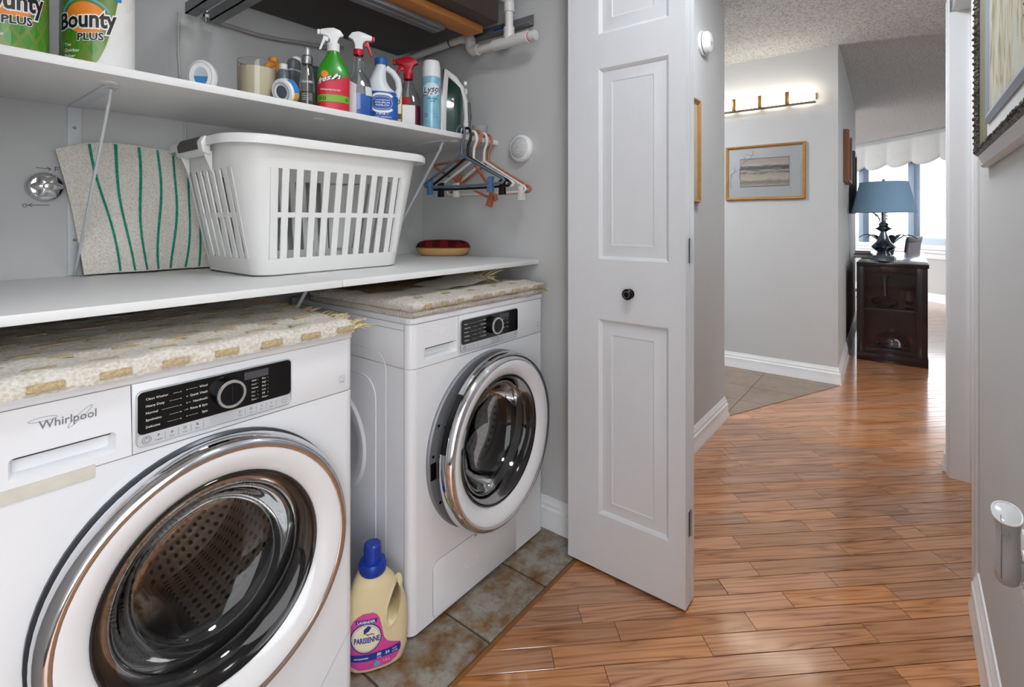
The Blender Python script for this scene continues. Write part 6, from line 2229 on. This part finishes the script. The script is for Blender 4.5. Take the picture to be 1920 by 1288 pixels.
for k, (dx_, dy_) in enumerate(((0.02, 0.12), (-0.03, 0.02))):
    st = part('stem', tube([(0, 0, 0.08), (dx_ * .3, dy_ * .3, 0.26), (dx_ * .7, dy_ * .6, 0.38), (dx_, dy_, 0.42)], 0.004, 6), LEAF, po_, smooth=80)
    for q in range(3):
        part('blossom', lathe([(0.002, 0), (0.018, 0.006), (0.022, 0.012), (0.002, 0.008)], 10), M('pale_petal', '#cfd6e0', 0.6), st, loc=(dx_ * (0.6 + 0.2 * q), dy_ * (0.55 + 0.22 * q), 0.345 + 0.03 * q), rot=(0.8, 0.3 * q, 0))

ch = thing('dining_chair', 'dark dining chair back rising behind the cabinet', 'chair', (7.28, 0.20, 0), cang - 0.3)
WOODD = M('dark_walnut', '#3a2f33', 0.4, noise=(10, 0.15))
part('seat', box(-0.22, -0.22, 0.43, 0.22, 0.22, 0.47), M('seat_fabric', '#6d6a70', 0.8, noise=(30, 0.08)), ch, bevel=0.012)
for sx in (-1, 1):
    for sy in (-1, 1):
        part('leg', box(sx * 0.20 - 0.018, sy * 0.20 - 0.018, 0, sx * 0.20 + 0.018, sy * 0.20 + 0.018, 0.43), WOODD, ch, bevel=0.003)
for g_ in (loft([[(-0.235, -0.17 - 0.03, 0.47), (-0.235, -0.19 - 0.03, 0.47), (-0.235, -0.24 - 0.03, 0.90), (-0.235, -0.22 - 0.03, 0.90)], [(-0.205, -0.17 - 0.03, 0.47), (-0.205, -0.19 - 0.03, 0.47), (-0.205, -0.24 - 0.03, 0.90), (-0.205, -0.22 - 0.03, 0.90)]]), loft([[(0.205, -0.17 - 0.03, 0.47), (0.205, -0.19 - 0.03, 0.47), (0.205, -0.24 - 0.03, 0.90), (0.205, -0.22 - 0.03, 0.90)], [(0.235, -0.17 - 0.03, 0.47), (0.235, -0.19 - 0.03, 0.47), (0.235, -0.24 - 0.03, 0.90), (0.235, -0.22 - 0.03, 0.90)]]),):
    part('back_post', g_, WOODD, ch)
part('back_panel', loft([[(x, -0.195 - 0.03, 0.56), (x, -0.205 - 0.03, 0.56), (x, -0.240 - 0.03, 0.86), (x, -0.230 - 0.03, 0.86)] for x in (-0.205, 0.205)]), M('back_fabric', '#8d868c', 0.8), ch)
part('top_rail', loft([[(x, -0.215 - 0.03, 0.85), (x, -0.235 - 0.03, 0.85), (x, -0.250 - 0.03, 0.925), (x, -0.230 - 0.03, 0.925)] for x in (-0.245, 0.245)]), WOODD, ch, bevel=0.004)

# ---- scalloped valance over the window: one pleated cloth
va = thing('window_valance', 'white scalloped fabric valance above the far window', 'valance', WA)
va.rotation_euler = (0, 0, wang)
VALM = M('valance_cloth', '#cbcbc9', 0.9, noise=(12, 0.03))
U0, U1, SW = -1.7, 2.3, 0.42
v, f = [], []
NU, NV = 150, 8
for j in range(NV + 1):
    for i in range(NU + 1):
        u = U0 + (U1 - U0) * i / NU
        ph_ = ((u - U0) / SW) % 1.0
        dropz = 0.34 + 0.075 * math.sin(ph_ * PI) ** 0.7
        bul = 0.05 * math.sin(ph_ * PI) ** 0.6
        z = CZ - 0.005 - dropz * j / NV
        v.append((u, 0.075 + bul * (0.4 + 0.6 * j / NV), z))
for j in range(NV):
    for i in range(NU):
        a = j * (NU + 1) + i
        f.append((a, a + 1, a + NU + 2, a + NU + 1))
vo_ = part('cloth', (v, f), VALM, va, smooth=60)
sm = vo_.modifiers.new('thick', 'SOLIDIFY')
sm.thickness = 0.004
part('rod_board', box(U0, 0.0, CZ - 0.02, U1, 0.075, CZ - 0.002), TRIM, va)

# ================================================================== LARGE ORNATE PICTURE ON THE RIGHT WALL
FX, FZ, FW, FH = 1.325, 1.62, 0.78, 0.765
op = thing('ornate_picture', 'large painting in a carved dark frame on the right wall', 'picture', (FX, RY, FZ), PI)
WMOLD = M('ivory_moulding', '#d6d6d6', 0.35, noise=(6, 0.03))
CARV = M('carved_bronze', '#4d4640', 0.35, 0.5, noise=(90, 0.5), bump=(140, 1.0, 0.012))
OLIVE = M('olive_gilt', '#8f8a72', 0.4, 0.3, noise=(10, 0.1))


def ringbars(name, w_, h_, prof, mat, sm_=40):
    """mitred frame ring of a (inset, depth) profile"""
    hw, hh = w_ / 2, h_ / 2
    cs = [(-hw, -hh), (hw, -hh), (hw, hh), (-hw, hh)]
    for i in range(4):
        rr = []
        for px_, pz_ in (cs[i], cs[(i + 1) % 4]):
            sx, sz = math.copysign(1, px_), math.copysign(1, pz_)
            rr.append([(px_ - sx * a, -d_, pz_ - sz * a) for a, d_ in prof])
        part(name, loft(rr), mat, op, smooth=sm_)


ringbars('outer_moulding', FW, FH, [(0, 0), (0, 0.010), (0.004, 0.016), (0.009, 0.012), (0.026, 0.022), (0.026, 0)], WMOLD)
ringbars('carved_ridge', FW - 0.052, FH - 0.052, [(0, 0), (0, 0.022), (0.006, 0.030), (0.012, 0.030), (0.017, 0.022), (0.017, 0)], CARV)
ringbars('gilt_slope', FW - 0.086, FH - 0.086, [(0, 0), (0, 0.020), (0.012, 0.010), (0.012, 0)], OLIVE)
part('mat_board', box(-FW / 2 + 0.055, -0.008, -FH / 2 + 0.055, FW / 2 - 0.055, -0.001, FH / 2 - 0.055), M('mat_pale', '#cfcfcd', 0.8, noise=(10, 0.03)), op)
ringbars('fillet', FW - 0.19, FH - 0.19, [(0, 0.008), (0, 0.011), (0.012, 0.016), (0.024, 0.012), (0.028, 0.008)], M('blue_grey_fillet', '#8e98a8', 0.35, 0.3, noise=(10, 0.05)))


def oil():
    m = M('oil_painting', '#9a927c', 0.55)
    nt = m.node_tree
    b = nt.nodes['Principled BSDF']
    tc = nt.nodes.new('ShaderNodeTexCoord')
    mpp = nt.nodes.new('ShaderNodeMapping')
    mpp.inputs['Scale'].default_value = (14, 1, 4)
    nt.links.new(tc.outputs['Generated'], mpp.inputs['Vector'])
    n = nt.nodes.new('ShaderNodeTexNoise')
    n.inputs['Scale'].default_value = 1.3
    n.inputs['Detail'].default_value = 8
    n.inputs['Distortion'].default_value = 1.2
    nt.links.new(mpp.outputs[0], n.inputs['Vector'])
    r = ramp(nt, [(0.28, '#6b6858'), (0.42, '#958d72'), (0.52, '#b5ac90'), (0.62, '#a7b0ac'), (0.72, '#c4bda8')])
    nt.links.new(n.outputs['Fac'], r.inputs['Fac'])
    nt.links.new(r.outputs['Color'], b.inputs['Base Color'])
    return m


part('painting', box(-FW / 2 + 0.12, -0.0100, -FH / 2 + 0.12, FW / 2 - 0.12, -0.0085, FH / 2 - 0.12), oil(), op)
# carved beads along the ridge
bead = None
spots = []
hw, hh = FW / 2 - 0.035, FH / 2 - 0.035
nb = 46
for k in range(nb):
    spots.append((-hw + 2 * hw * (k + 0.5) / nb, -hh))
for k in range(nb):
    for sx in (-1, 1):
        spots.append((sx * hw, -hh + 2 * hh * (k + 0.5) / nb))
rb = random.Random(4)
bgeo = lathe([(0.001, -0.0075), (0.0055, -0.004), (0.0075, 0.0), (0.0055, 0.004), (0.001, 0.0075)], 7)
for x, z in spots:
    if bead is None:
        bead = part('carved_bead', bgeo, CARV, op, smooth=30)
        q = bead
    else:
        q = bead.copy()
        C.objects.link(q)
    q.location = (x, -0.029, z)
    q.rotation_euler = (rb.uniform(0, 3), rb.uniform(0, 3), rb.uniform(0, 3))
    k = rb.uniform(0.5, 0.8)
    q.scale = (k, k * 0.8, k)

# ================================================================== NIGHT LIGHT AND OUTLET
out = thing('wall_outlet', 'white wall outlet plate low on the right wall', 'outlet', (1.185, RY, 0.520), PI)
part('plate', box(-0.036, -0.005, -0.058, 0.036, 0, 0.058), WPLAST, out, bevel=0.002)
for dz in (-0.020, 0.020):
    sk = part('socket', prism(rrect(-0.017, dz - 0.014, 0.017, dz + 0.014, 0.010), -0.0075, -0.005), WPLAST, out)
    part('slots', MB().add(box(-0.007, -0.0079, dz - 0.004, -0.005, -0.0075, dz + 0.005)).add(box(0.005, -0.0079, dz - 0.004, 0.007, -0.0075, dz + 0.005)), PRINTK, sk, smooth=0)
nl = thing('night_light', 'white waisted plug-in torch night light in the wall outlet', 'night light', (1.103, -0.122, 0.538), PI)
NLG = M('torch_grey', '#bcbcbd', 0.4, noise=(8, 0.02))
rr = []
for u, k in ((0, 0.62), (0.05, 0.85), (0.2, 1.0), (0.4, 0.98), (0.6, 0.90), (0.78, 0.88), (0.92, 0.98), (1.0, 1.06)):
    rr.append([(x, y, z + (0.010 * u * (-x / 0.022))) for x, y, z in ring(0.108 * u, 0.0190 * k, 0.0165 * k, 2.2, 0, 0, 32)])
part('housing', loft(rr), NLG, nl, smooth=60)
part('lens', loft([[(x, y, z + 0.010 * (-x / 0.022)) for x, y, z in ring(0.1082, 0.0190, 0.0165, 2.2, 0, 0, 32)], [(x, y, z + 0.010 * (-x / 0.022)) for x, y, z in ring(0.1105, 0.016, 0.0135, 2.2, 0, 0, 32)]]), M('lens_white', '#d9d9d9', 0.15), nl, smooth=60)
part('rim', tube([(x, y, z + 0.010 * (-x / 0.022)) for x, y, z in ring(0.1085, 0.0201, 0.0174, 2.2, 0, 0, 32)], 0.0014, 6, True), WPLAST, nl)
part('switch', mapv(lathe([(0.0055, 0), (0.0050, 0.0015), (0, 0.0015)], 18), lambda x, y, z: (0.0185 + z * 0.6, x * 0.9 - 0.004, y + 0.085)), M('switch_grey', '#a4a4a6', 0.4), nl)
part('seam_line', tube([(0.0172, -0.0085, 0.012), (0.0180, -0.0088, 0.045), (0.0160, -0.0080, 0.085), (0.0182, -0.0090, 0.112)], 0.0005, 5), PRINTG, nl)
part('plug_arm', box(-0.010, 0.012, 0.012, 0.010, 0.0345, 0.040), NLG, nl, bevel=0.003)
